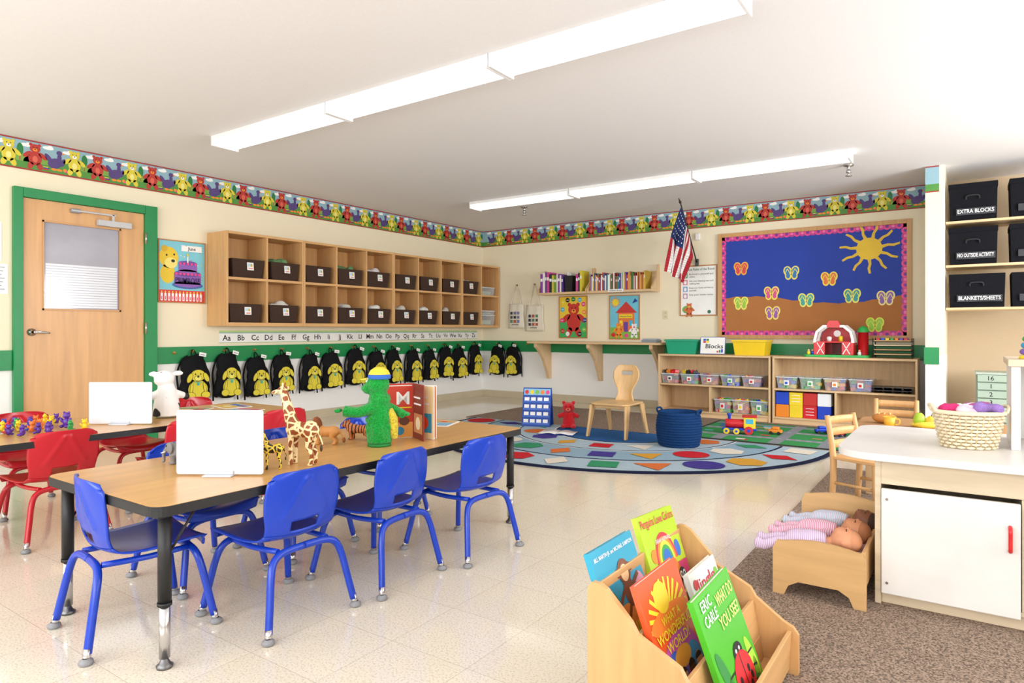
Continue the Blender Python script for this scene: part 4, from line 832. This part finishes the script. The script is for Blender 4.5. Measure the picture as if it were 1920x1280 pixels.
CWM=M('#f4f2ee',.9,'cow'); w=MB(); w.tube([(0,0,.01),(0,0,.08),(0,0,.15),(-.01,0,.19)],[.075,.07,.052,.04],CWM,16,cat=3); w.ell((-.01,-.01,.225),(.055,.055,.05),CWM); w.tube([(0,-.04,.14),(-.02,-.10,.12)],[.025,.02],CWM,10); w.tube([(0,.04,.14),(-.02,.10,.12)],[.025,.02],CWM,10)
for q in (-1,1): w.ell((-.01,q*.065,.255),(.012,.03,.016),CWM)
blob('body',w,r,.006)
MB().ell((-.058,-.02,.21),(.03,.035,.026),M('#f0b8b0',.8)).obj('muzzle',r)
for q in (-1,1): MB().ell((-.058,-.015+q*.02,.245),.006,BLACK,8,6).obj('eye',r); MB().ell((-.02,q*.11,.115),(.02,.02,.02),BLACK).obj('hoof',r)
# ------------------------------------------------------------ rug objects
r=E('pocket_chart',(-3.64,5.68,.0145),'blue standing pocket chart with rows of white cards','chart stand',20)
BC=M('#1f4aa8',.6)
w=MB(Matrix.Rotation(R(-14),4,'X')@ART); w.box(-.15,0,-.006,.15,.40,.0,BC)
w.rect(-.14,.325,.14,.39,.001,M('#8ac0e0'))
for i,c in enumerate((RED,YEL,LGREEN,ORG,PINK)): w.disc(-.11+i*.055,.355,.02,.022,.002,c)
for j in range(4):
    y=.02+j*.075; w.box(-.14,y,.001,.14,y+.02,.006,M('#3a6ac8',.5))
    for i in range(4): w.box(-.13+i*.068,y+.012,.001,-.08+i*.068,y+.055,.004,WHITE)
w.obj('chart_face',r); MB(Matrix.Translation((0,.19,0))@Matrix.Rotation(R(14),4,'X')@ART).box(-.15,0,-.006,.15,.40,0,BC).obj('rear_panel',r); MB().box(-.14,.02,0.001,.14,.17,.006,BC).obj('base',r)
RB=M('#d01c24',.9,'plush'); r=E('bear_puppet',(-3.32,5.80,.0145),'red plush bear hand puppet sitting on the rug','plush toy',25)
w=MB(); w.tube([(0,0,.01),(0,0,.07),(0,0,.15)],[.07,.065,.045],RB,16,cat=3); w.ell((0,-.01,.205),(.062,.055,.055),RB)
for q in (-1,1): w.ell((q*.048,0,.255),(.02,.012,.02),RB); w.tube([(q*.04,0,.14),(q*.105,-.02,.115)],[.026,.022],RB,10); w.ell((q*.05,-.04,.02),(.03,.045,.022),RB)
blob('body',w,r,.006); MB().ell((0,-.06,.19),(.026,.02,.02),M('#e86a5a',.9)).obj('muzzle',r)
MB().ell((0,-.08,.197),(.009,.006,.006),BLACK,8,6).obj('nose',r)
for q in (-1,1): MB().ell((q*.022,-.06,.222),.006,BLACK,8,6).obj('eye',r)
r=E('open_book',(-3.22,5.42,.018),'open white picture book lying on the rug','book',15)
for q in (-1,1):
    w=MB(); w.grid(lambda u,v,q=q:(q*u*.17,(v-.5)*.22,.006+.010*math.sin(PI*min(1,u*1.3+.05))),8,2,WHITE); w.obj('page',r,solid=.003)
w=MB(); w.box(-.175,-.115,0,.175,.115,.003,NAVY); w.obj('cover',r)
r=E('wooden_chair',(-2.71,5.66,.0175),'bent plywood child chair with a rounded backrest on the rug','chair',0)
BW_=M('#dfb67e',.35,'wood')
w=MB(); w.prism(rrect(-.19,-.21,.19,.18,(.06,.06,.04,.04)),.292,.310,M('#dfb67e',.35,'wood',axis='y')); w.obj('seat',r,bevel=.006)
def bk(u,v):
    q=2*u-1; zz=.30+v*.35
    hw=[.105,.09,.078,.075,.085,.105,.125,.135,.138,.135,.118,.085][int(v*11)]
    return (q*hw,.165+.06*v-.022*q*q,zz)
w=MB(); w.grid(bk,14,11,BW_,skip=lambda i,j: j==8 and 4<=i<=9); w.obj('backrest',r,solid=.012,sub=1)
for sx in (-1,1):
    for sy in (-1,1):
        y0=-.17 if sy<0 else .15; y1=-.235 if sy<0 else .24
        w=MB(); mm=lambda y,zz,hw:[(sx*.175-.011,y-hw,zz),(sx*.175+.011,y-hw,zz),(sx*.175+.011,y+hw,zz),(sx*.175-.011,y+hw,zz)]
        lv=[(y0,.292,.045),(y0*1.05,.24,.040),((y0+y1)/2,.13,.030),(y1,0,.022)]; v=[]
        for q in lv: v+=mm(*q)
        f=[(0,3,2,1),(12,13,14,15)]
        for k in range(3):
            for e in range(4): f.append((k*4+e,k*4+(e+1)%4,(k+1)*4+(e+1)%4,(k+1)*4+e))
        v=[(p[0]+sx*(.292-p[2])*.06,p[1],p[2]) for p in v]
        w.add(v,f,BW_); w.obj('leg',r,bevel=.005)
for ya in (-.16,.135): MB().box(-.165,ya,.262,.165,ya+.015,.291,BW_).obj('apron',r,bevel=.003)
pr=[(0,.0),(.165,.0)]
for k in range(13):
    z=.012+k*.0215; rr=.165+.020*math.sin(PI*k/13)+.006; pr+=[(rr-.006,z-.009),(rr+.003,z-.004),(rr+.004,z+.003),(rr-.004,z+.010)]
pr+=[(.172,.29),(.162,.28),(.16,.01),(0,.01)]
r=E('rope_basket',(-2.04,5.46,.0175),'navy blue woven rope basket standing on the rug','basket')
NB=M('#163a6a',.9,'fabric',sc=.4); MB().lathe(pr,NB,36).obj('body',r)
for q in (-1,1): MB().tube([(q*.168,-.05,.275),(q*.181,-.04,.305),(q*.181,.04,.305),(q*.168,.05,.275)],.009,NB,8,cat=4).obj('handle',r)
r=E('toy_train',(-1.80,6.40,.0165),'chunky red, blue and yellow toy train engine on the play mat','toy',15)
w=MB(); w.box(-.15,-.05,.035,.16,.05,.055,BLUE); w.obj('chassis',r,bevel=.006); MB().cyl((-.12,0,.095),(.05,0,.095),.042,.042,RED,24).obj('boiler',r,bevel=.004)
w=MB(); w.box(.045,-.05,.055,.15,.05,.16,YEL); w.obj('cab',r,bevel=.005); MB().box(.03,-.062,.16,.165,.062,.175,RED).obj('roof',r,bevel=.006); MB().box(.065,-.0515,.10,.13,.0515,.145,CYAN).obj('cab_window',r)
MB().lathe([(.014,.13),(.014,.165),(.026,.185),(.022,.188),(0,.188)],BLUE,18,(-.085,0,0)).obj('smokestack',r)
for x,rr in ((-.11,.028),(-.02,.028),(.09,.038)):
    for q in (-1,1):
        w=MB(); w.cyl((x,q*.05,rr),(x,q*.068,rr),rr,rr,YEL if rr<.03 else RED,20); wh=w.obj('wheel',r); MB().cyl((x,q*.068,rr),(x,q*.071,rr),rr*.4,rr*.4,BLUE,12).obj('hub',wh)
for k,(x,y,c) in enumerate(((-1.50,6.55,ORG),(-1.15,6.85,BLUE),(-.98,6.75,RED))):
    r=E('toy_car',(x,y,.0165),'small plastic toy vehicle on the play mat','toy',30*k,group='toy cars'); w=MB(); w.box(-.06,-.03,.015,.06,.03,.045,c); w.box(-.03,-.027,.045,.035,.027,.07,c); w.obj('body',r,bevel=.008)
    for a_ in (-.035,.035):
        for q in (-1,1): MB().cyl((a_,q*.026,.015),(a_,q*.036,.015),.015,.015,BLACK,14).obj('wheel',r)
# ------------------------------------------------------------ play kitchen
KW=M('#e9e6e1',.35); KB=M('#dfccae',.45,'wood',axis='x')
kr=E('play_kitchen',(-.28,2.73,.008),'white play kitchen counter with cupboard doors and red handles','play kitchen')
w=MB(); KX=.93; KD=.68
w.box(0,0,0,.02,KD,.525,KB); w.box(KX-.02,0,0,KX,KD,.525,KB); w.box(.02,KD-.015,.0,KX-.02,KD,.525,KB); w.box(.02,.02,0,KX-.02,.035,.05,KB); w.box(.02,.0,.05,KX-.02,KD-.015,.065,KB); w.box(.02,0,.435,KX-.02,.018,.525,KB); w.box(.425,.002,.065,.445,KD-.02,.435,KB); w.obj('body',kr,bevel=.002)
w=MB(); w.prism(rrect(-.13,-.06,1.0,.76,(.14,.03,.03,.10),10),.525,.552,KW); w.obj('countertop',kr,bevel=.004)
for x0_ in (.022,.448):
    w2=MB(ART.copy()); w2.box(x0_,.045,.0,x0_+.40,.422,.016,KW); d_=w2.obj('cupboard_door',kr,bevel=.003,loc=(0,-.001,0))
    xh=x0_+.372 if x0_<.1 else x0_+.03
    MB().tube([(xh,-.016,.265),(xh,-.036,.272),(xh,-.036,.305),(xh,-.036,.338),(xh,-.016,.345)],.006,M('#d82a2c',.3),10,cat=4).obj('door_handle',d_)
    for zz in (.085,.385): MB().cyl((x0_+.018,-.0165,zz),(x0_+.018,-.0195,zz),.005,.005,CHROME,10).obj('screw',d_)
w=MB(); w.box(.41,.30,.552,.438,.66,.86,KW); w.box(.952,.30,.552,.98,.66,.86,KW); w.box(.438,.64,.552,.952,.655,.86,KW); w.obj('hutch',kr,bevel=.003)
MB().box(.40,.28,.86,.99,.68,.885,KB).obj('hutch_top',kr,bevel=.003)
r=E('stacking_ring_toy',(.20,3.12,.8935),'colourful stacking ring toy with an orange top on the hutch','toy')
MB().lathe([(0,0),(.045,0),(.04,.012),(.006,.014),(.006,.16),(0,.16)],YEL,24).obj('base',r)
for k,(c,rr_) in enumerate((('#7a5ab0',.042),('#2f9ad0',.038),('#3aa84a',.034),('#f4d62c',.030),('#f08c28',.026))):
    w=MB(); pts=[((rr_-.012)*math.cos(2*PI*i/24),(rr_-.012)*math.sin(2*PI*i/24),.026+k*.024) for i in range(24)]; w.tube(pts,.0118,M(c,.35),10,closed=True); w.obj('ring',r)
MB().ell((0,0,.165),.024,M('#e8762c',.35)).obj('knob',r)
# wicker basket
r=E('wicker_basket',(0.0,3.02,.5605),'cream wicker basket filled with doll clothes on the kitchen counter','basket',20)
WK=M('#e9dabb',.7); WKD=M('#ccb488',.7); w=MB()
for k in range(11):
    z=.006+k*.0125; a_,b_=.086+.026*k/10,.068+.022*k/10
    pts=[((a_+.0045*math.cos(i*PI+k*PI))*math.cos(2*PI*i/36),(b_+.0045*math.cos(i*PI+k*PI))*math.sin(2*PI*i/36),z) for i in range(36)]
    w.tube(pts,.0054,WK,6,closed=True)
for i in range(36):
    an=2*PI*i/36; w.tube([(.086*math.cos(an),.068*math.sin(an),0),(.112*math.cos(an),.090*math.sin(an),.132)],.003,WKD,6)
pts=[(.114*math.cos(2*PI*i/36),.092*math.sin(2*PI*i/36),.134) for i in range(36)]; w.tube(pts,.008,WK,8,closed=True); w.obj('weave',r)
for q in (-1,1): MB().tube([(q*.114,-.03,.134),(q*.125,-.02,.155),(q*.125,.02,.155),(q*.114,.03,.134)],.006,WK,8,cat=4).obj('handle',r)
MB().lathe([(0,.002),(.085,.002),(.085,.006),(0,.006)],WK,24,sy=.79).obj('base',r)
for k,(dx,dy,c) in enumerate(((-.05,0,'#d83a78'),(.0,.03,'#f2f0f4'),(.055,-.01,'#9a7ac0'),(.01,-.04,'#f0c8d8'),(-.02,.01,'#e8e0f0'),(.03,.02,'#b85a98'))):
    cloth((dx,3.02+dy,.5605+.13+.008*(k%3)),(.055,.042,.034),M(c,.9,'fabric'),name='doll_garment',label='crumpled doll garment piled in the wicker basket',seed=50+k,group='doll clothes in the basket')
# ------------------------------------------------------------ small table & chairs behind
r=E('wooden_table',(-.16,4.76,.008),'small wooden play table set with toy food','table')
MB().prism(rrect(-.42,-.30,.42,.30,.08),.385,.41,M('#c09060',.4,'wood',axis='x')).obj('tabletop',r,bevel=.004)
for sx in (-1,1):
    for sy in (-1,1): MB().box(sx*.33-.022,sy*.23-.022,0,sx*.33+.022,sy*.23+.022,.385,PALE).obj('leg',r,bevel=.004)
for ya in (-.24,.225): MB().box(-.31,ya,.33,.31,ya+.015,.384,PALEX).obj('apron',r)
def ladder(loc,rz):
    r=E('ladderback_chair',loc,'small light-wood ladderback chair at the play table','chair',rz,group='play table chairs')
    MB().prism(rrect(-.14,-.14,.14,.13,.02),.255,.272,M('#d9a970',.4,'wood',axis='y')).obj('seat',r,bevel=.004)
    for sx in (-1,1):
        MB().tube([(sx*.125,.135,0),(sx*.125,.125,.26),(sx*.125,.165,.50)],[.016,.018,.014],WOOD,10,cat=4).obj('rear_post',r)
        MB().tube([(sx*.125,-.125,0),(sx*.125,-.12,.255)],[.015,.017],WOOD,10).obj('front_leg',r)
        MB().tube([(sx*.125,-.12,.12),(sx*.125,.128,.12)],.009,WOOD,8).obj('side_stretcher',r)
    for z,y in ((.335,.137),(.405,.149),(.47,.160)): MB().grid(lambda u,v,z=z,y=y:((u-.5)*.25,y+.012*math.sin(PI*u),z-.022+.044*v),8,2,WOOD).obj('slat',r,solid=.012)
    MB().tube([(-.125,-.122,.10),(.125,-.122,.10)],.009,WOOD,8).obj('front_stretcher',r)
ladder((-.47,4.22,.008),65); ladder((-.42,5.24,.008),0)
r=E('toy_fruit_plate',(-.215,4.64,.4185),'yellow toy plate on the wooden play table','plate'); MB().lathe([(0,0),(.05,0),(.070,.012),(.074,.02),(.068,.018),(.05,.006),(0,.006)],M('#f2d83a',.3),28).obj('dish',r)
def fruit(loc,col,rx,rz,nm,lab):
    r=E(nm,loc,lab,'toy food'); MB().lathe([(0,.0),(rx*.55,.004),(rx*.95,rz*.6),(rx,rz),(rx*.7,rz*1.6),(rx*.35,rz*1.9),(rx*.1,rz*1.85),(0,rz*1.8)],M(col,.3),20).obj('flesh',r); MB().tube([(0,0,rz*1.8),(.004,0,rz*2.2)],.003,M('#5a3a1c'),6).obj('stem',r)
fruit((-.24,4.64,.4255),'#a8cc3a',.034,.042,'toy_pear','green plastic toy pear on the yellow plate'); fruit((-.18,4.64,.4255),'#f2c83a',.034,.034,'toy_apple','yellow plastic toy apple on the plate')
w=MB(); w.tube([(-.06,0,.02),(-.02,-.03,.022),(.04,-.02,.024),(.06,.02,.03)],[.008,.018,.018,.006],M('#f6dc4a',.4),10,cat=4); tag(w.obj('toy_banana',loc=(-.20,4.585,.422),rot=(0,0,10)),'yellow plastic toy banana on the plate','toy food')
w=MB(); w.ell((0,0,.03),(.07,.055,.032),M('#c8823c',.6))
for k in (-.03,0,.03): w.ell((k,0,.058),(.006,.03,.006),M('#e8b878',.7),8,6)
tag(w.obj('toy_bread',loc=(-.43,4.72,.4205)),'brown toy bread roll on the wooden play table','toy food')
r=E('toy_cup',(-.39,4.56,.4185),'yellow toy cup on the wooden play table','cup'); MB().lathe([(0,0),(.025,0),(.034,.06),(.031,.06),(.023,.004),(0,.004)],M('#f0b83a',.4),20).obj('cup_body',r); MB().tube([(.03,0,.05),(.052,0,.045),(.05,0,.02),(.028,0,.015)],.004,M('#f0b83a',.4),8,cat=4).obj('handle',r)
# ------------------------------------------------------------ doll bed and dolls
r=E('doll_bed',(-.61,2.62,.008),'small light-wood doll bed with curved end panels holding three dolls','doll bed')
WB=M('#d9ae76',.4,'wood',axis='x')
def endp(y,H,nm):
    mb=MB(Matrix.Translation((0,y,0))@ART); pts=[(0,0),(.04,0),(.055,.035),(.09,.055),(.225,.055),(.26,.035),(.275,0),(.315,0),(.315,H-.03),(.30,H)]
    for k in range(9): t=k/8; pts.append((.285-.25*t,H+.016*math.sin(PI*t)))
    pts+=[(.015,H),(0,H-.03)]; mb.prism(pts,-.018,0,WB); mb.obj(nm,r,bevel=.003)
endp(0,.200,'footboard'); endp(.53,.27,'headboard')
MB().box(.004,.018,.07,.018,.53,.13,WOODY).obj('side_rail',r,bevel=.003); MB().box(.297,.018,.07,.311,.53,.20,WOODY).obj('side_rail',r,bevel=.003)
MB().box(.018,.018,.07,.297,.53,.085,WOODY).obj('base',r); MB().prism(rrect(.025,.03,.29,.52,.02),.085,.135,M('#e4b8c8',.9,'fabric')).obj('mattress',r,bevel=.01)
def doll(loc,rz,skin,cc,lab,hair):
    r=E('baby_doll',loc,lab,'doll',group='dolls in the doll bed',rot=(0,-8,rz)); SK=M(skin,.5); CC=M(cc,.9,'stripes',axis='x',sc=5.0,str=.9)
    w=MB(); w.ell((.14,0,.042),(.052,.046,.048),SK,20,14); w.ell((.155,0,.086),(.009,.008,.007),SK,8,6); w.ell((.128,0,.076),(.024,.030,.018),SK)
    for q in (-1,1): w.ell((.135,q*.046,.042),(.010,.006,.012),SK,8,6)
    w.tube([(.10,0,.034),(.07,0,.034)],[.022,.024],SK,10); blob('head',w,r,.004,it=2)
    for q in (-1,1): MB().tube([(.150,q*.012,.089),(.150,q*.024,.084)],.0018,M('#4a2c1c'),6).obj('eye',r)
    MB().tube([(.121,-.009,.092),(.118,0,.093),(.121,.009,.092)],.0018,M('#b8505a'),6).obj('mouth',r)
    MB().ell((.165,0,.040),(.032,.044,.042),M(hair,.8),16,10).obj('hair',r)
    w=MB(); w.tube([(.075,0,.036),(.03,0,.040),(-.03,0,.040),(-.06,0,.038)],[.034,.045,.048,.040],CC,14,cat=3)
    for q in (-1,1):
        w.tube([(.055,q*.035,.04),(.02,q*.068,.045),(-.03,q*.072,.052)],[.020,.018,.016],CC,10,cat=3); w.tube([(-.05,q*.022,.038),(-.10,q*.034,.046),(-.155,q*.038,.034)],[.027,.022,.019],CC,10,cat=3); w.ell((-.165,q*.038,.044),(.018,.016,.024),CC)
    blob('sleepsuit',w,r,.005,it=3)
    for q in (-1,1):
        h=MB(); h.ell((-.043,q*.072,.054),(.012,.010,.007),SK,10,8)
        for k in range(4): h.tube([(-.050,q*.072+(k-1.5)*.0045,.054),(-.062+.002*abs(k-1.5),q*.072+(k-1.5)*.005,.052)],[.0028,.0022],SK,6)
        h.tube([(-.042,q*.062,.054),(-.052,q*.057,.054)],[.003,.0025],SK,6); h.obj('hand',r)
doll((-.510,2.725,.150),7,'#d9966f','#bfa0cc','baby doll in a lilac striped sleepsuit lying in the bed','#d09068')
doll((-.495,2.885,.153),-4,'#cc8a62','#e08cac','baby doll in a pink striped sleepsuit lying in the bed','#a86c46')
doll((-.475,3.045,.156),-8,'#7c4a2e','#a8c4da','dark-skinned baby doll in a pale blue striped sleepsuit in bed','#3a2418')
# ------------------------------------------------------------ book display rack
r=E('book_rack',(-.77,1.44,.008),'light maple tiered book display rack filled with picture books','book rack')
sp=[(0,0),(.37,0),(.37,.115),(.355,.135),(.33,.145),(.25,.20),(.235,.225),(.13,.275),(.115,.30),(.05,.365),(.03,.375),(.01,.375),(0,.36)]
for y in (0,.582): mb=MB(Matrix.Translation((0,y+.018,0))@ART); mb.prism(sp,0,.018,WOOD); mb.obj('side_panel',r,bevel=.003)
def slab(x0,z0,x1,z1,t,nm):
    d=Vector((x1-x0,z1-z0)).normalized(); nx,nz=-d.y*t,d.x*t; mb=MB(Matrix.Translation((0,.582,0))@ART); mb.prism([(x0,z0),(x1,z1),(x1+nx,z1+nz),(x0+nx,z0+nz)][::-1],0,.564,WOODY); mb.obj(nm,r,bevel=.002)
slab(.06,.02,.018,.365,.012,'back_board'); slab(.165,.02,.13,.27,.012,'divider_board'); slab(.275,.02,.245,.19,.012,'divider_board')
slab(.345,.012,.352,.125,.012,'front_board')
slab(.055,.165,.155,.165,-.012,'slot_base'); slab(.165,.09,.265,.09,-.012,'slot_base'); slab(.275,.03,.345,.03,-.012,'slot_base')
def cover(loc,rot,W,H,bg,art,lab,t=.012):
    r=E('picture_book',loc,lab,'book',rot=rot,group='picture books in the display rack')
    w=MB(); w.box(-W/2,-.002,0,W/2,0,H,M(bg,.25)); w.box(-W/2,t,0,W/2,t+.002,H,M(bg,.25)); w.box(-W/2,0,0,-W/2+.002,t,H,M(bg,.25)); w.obj('cover',r)
    MB().box(-W/2+.003,.0002,.003,W/2-.003,t-.0002,H-.003,PG).obj('pages',r)
    a=MB(ART.copy()); art(a,W,H,.0026); a.obj('cover_print',r)
def a1(a,W,H,z):
    a.rect(-W/2,0,W/2,H*.32,z,M('#e0604a')); a.disc(-.03,H*.28,.08,.045,z+.0003,M('#e8943a')); a.disc(.09,H*.45,.03,.05,z+.0001,M('#e8a0b8')); a.disc(-.08,H*.4,.04,.06,z+.0001,M('#2a7a4a'))
    BM=M('#7a4428')
    a.disc(.02,H*.52,.028,.04,z+.0008,BM); a.disc(.02,H*.70,.034,.032,z+.001,BM); a.disc(.02,H*.685,.022,.022,z+.0013,M('#f0c490')); a.disc(-.016,H*.71,.011,.012,z+.0009,BM); a.disc(.056,H*.71,.011,.012,z+.0009,BM); a.line(.045,H*.55,.09,H*.62,.012,z+.0008,BM); a.line(-.005,H*.55,-.05,H*.44,.012,z+.0008,BM); a.line(.01,H*.42,-.02,H*.30,.013,z+.0008,BM); a.line(.03,H*.42,.06,H*.32,.013,z+.0008,BM)
    for x in (.011,.029): a.disc(x,H*.71,.003,.004,z+.0016,BLACK,seg=8)
    a.text('BILL MARTIN JR. and MICHAEL SAMPSON',0,H*.90,.010,WHITE,z+.001,w=W*.9); a.text('Spunky',.01,H*.17,.036,YEL,z+.0015,w=W*.62); a.text('Monkeys',.01,H*.04,.034,YEL,z+.0015,w=W*.72)
def a2(a,W,H,z):
    a.rect(-W/2,0,W/2,H*.45,z,M('#c8346a')); a.disc(0,H*.36,.07,.06,z+.0003,M('#f08a2c'))
    a.disc(-.08,H*.60,.025,.02,z+.0004,M('#f0902c')); a.disc(.09,H*.58,.02,.025,z+.0004,M('#2c70c8'))
    for i,c in enumerate(('#d8344a','#f0902c','#f6e04a','#3aa84a','#2c70c8')): a.disc(0,H*.50,.075-.011*i,.085-.012*i,z+.0005+.0002*i,M(c),a0=0,a1=180)
    for x in (-.07,0,.07):
        y=H*(.24 if x else .34); a.disc(x,y,.034,.046,z+.002,M('#16161e')); a.disc(x,y-.012,.020,.028,z+.0024,WHITE)
        for q in (-1,1): a.disc(x+q*.012,y+.026,.010,.011,z+.0026,WHITE,seg=10); a.disc(x+q*.011,y+.026,.005,.005,z+.003,BLACK,seg=8)
        a.poly([(x-.007,y+.016),(x+.007,y+.016),(x,y+.006)],z+.003,ORG)
    a.text('Penguins Love Colors',0,H*.88,.024,M('#d8304a'),z+.002,w=W*.92); a.text('SARAH ASPINALL',0,H*.70,.012,WHITE,z+.002,w=W*.42)
def a3(a,W,H,z):
    for k in range(14): an=R(k*14-5); a.line(0,H*.60,.12*math.cos(an),H*.60+.10*math.sin(an),.010,z+.0003,YEL)
    a.disc(-.02,H*.80,.042,.038,z+.0006,M('#f6c82c')); a.disc(0,H*.62,W*.47,.03,z+.0005,M('#f07a2c'))
    a.disc(0,H*.25,.112,.075,z+.0007,M('#c84aa8')); a.disc(-.05,H*.22,.058,.05,z+.0009,M('#4a62c8')); a.disc(.06,H*.18,.05,.05,z+.0010,M('#3a8ac0')); a.disc(.0,H*.30,.05,.025,z+.0011,M('#f0a03a'))
    for x,c in ((-.075,'#8a5430'),(-.025,'#e0b080'),(.03,'#5a3420'),(.08,'#d89a6a')): a.disc(x,H*.17,.020,.022,z+.0016,M(c)); a.disc(x,H*.07,.022,.027,z+.0015,M('#f09030')); a.disc(x,H*.19,.020,.014,z+.0018,BLACK,a0=0,a1=180)
    a.text('WHAT A',0,H*.595,.020,YEL,z+.002,w=W*.45); a.text('WONDERFUL',0,H*.49,.023,YEL,z+.002,w=W*.84); a.text('WORLD!',0,H*.39,.023,YEL,z+.002,w=W*.55); a.text('TIM HOPGOOD',0,H*.015,.009,WHITE,z+.002)
def a4(a,W,H,z):
    a.text('Jingle',0,H*.74,.036,M('#c8344a'),z+.001,w=W*.7); a.text('MOUSE',0,H*.55,.028,M('#3a8a5a'),z+.001,w=W*.7); a.text('HOUSE',0,H*.38,.028,M('#d85a5a'),z+.001,w=W*.7)
    for x,y,c in ((-.08,.2,RED),(.08,.05,GREEN),(-.07,.03,YEL),(.085,.19,LGREEN),(-.085,.12,PINK),(.09,.12,RED)): a.disc(x,y,.014,.014,z+.001,c)
def a5(a,W,H,z):
    for x,y,rr_,ro,c in ((-.08,.2,.025,-15,'#3a9a2a'),(.10,.3,.02,15,'#a8d83a'),(-.09,.42,.02,20,'#2a8a3a'),(.095,.12,.018,-10,'#2a8a3a')): a.disc(x,H*y,rr_,.06,z+.0003,M(c),rot=ro)
    a.disc(.02,H*.26,.066,.060,z+.001,M('#d8202a')); a.disc(.02,H*.44,.032,.025,z+.0009,BLACK); a.line(.02,H*.07,.02,H*.46,.004,z+.0014,BLACK)
    for x,y in ((-.015,.075),(.0,.050),(.05,.080),(.045,.045),(-.02,.045),(.06,.060)): a.disc(x,y+.012,.009,.010,z+.0014,BLACK,seg=10)
    for q in (-1,1):
        a.disc(.02+q*.012,H*.46,.006,.005,z+.0016,WHITE,seg=8)
        for k in range(3): a.line(.02+q*.05,H*(.16+.1*k),.02+q*.092,H*(.12+.12*k),.005,z+.0008,BLACK)
    a.text('ERIC',-.07,H*.88,.026,WHITE,z+.002,w=W*.26); a.text('CARLE',-.065,H*.77,.026,WHITE,z+.002,w=W*.33); a.text('WHAT DO',.055,H*.82,.030,M('#f6f08a'),z+.002,w=W*.48); a.text('YOU SEE?',.045,H*.66,.030,M('#f6f08a'),z+.002,w=W*.56)
rx=-.77
cover((rx+.082,1.588,.176),(-20,0,90),.245,.28,'#2a9fc0',a1,'blue picture book with a dancing monkey on the cover')
cover((rx+.088,1.862,.176),(-20,4,90),.265,.295,'#b8d83a',a2,'lime green picture book with penguins and a rainbow on the cover')
cover((rx+.212,1.60,.101),(-20,0,90),.255,.30,'#e8582c',a3,'orange picture book with a sun and children on the cover')
cover((rx+.212,1.88,.101),(-20,0,90),.215,.235,'#f2f0ea',a4,'white picture book with red and green lettering')
cover((rx+.332,1.70,.041),(-20,-2,90),.265,.325,'#4cb82c',a5,'green picture book with a large ladybug on the cover')
# ------------------------------------------------------------ lights, world, camera
wd=D.worlds.new('World'); SC.world=wd; wd.use_nodes=True; bg=wd.node_tree.nodes['Background']; bg.inputs[0].default_value=(.92,.96,1,1); bg.inputs[1].default_value=1.6
def daylight(loc,rot,e):  # added fill lamp inside an unseen window, tilted up to brighten the ceiling
    l=D.lights.new('window_daylight','AREA'); l.shape='RECTANGLE'; l.size=1.8; l.size_y=1.45; l.energy=e; l.color=(.93,.96,1)
    o=D.objects.new('window_daylight',l); COL.objects.link(o); o.location=loc; o.rotation_euler=[R(a) for a in rot]
for x0,x1 in ((-5.2,-3.3),(-2.6,-.7),(0,1.9)): daylight(((x0+x1)/2,-2.3,1.40),(104,0,0),60)
daylight((2.8,2.2,1.40),(106,0,90),42); daylight((2.8,5.0,1.40),(108,0,90),145)  # right-side fill, added to even out the far end of the room
cam=D.cameras.new('camera'); cam.sensor_width=36; cam.lens=1235/1920*36; cam.shift_y=-21/1920; cam.clip_start=.05
co=D.objects.new('camera',cam); COL.objects.link(co); co.location=(0,0,1.0); co.rotation_euler=(R(90),0,R(34.7)); SC.camera=co
SC.view_settings.view_transform='Standard'; SC.view_settings.look='None'; SC.view_settings.exposure=0.22
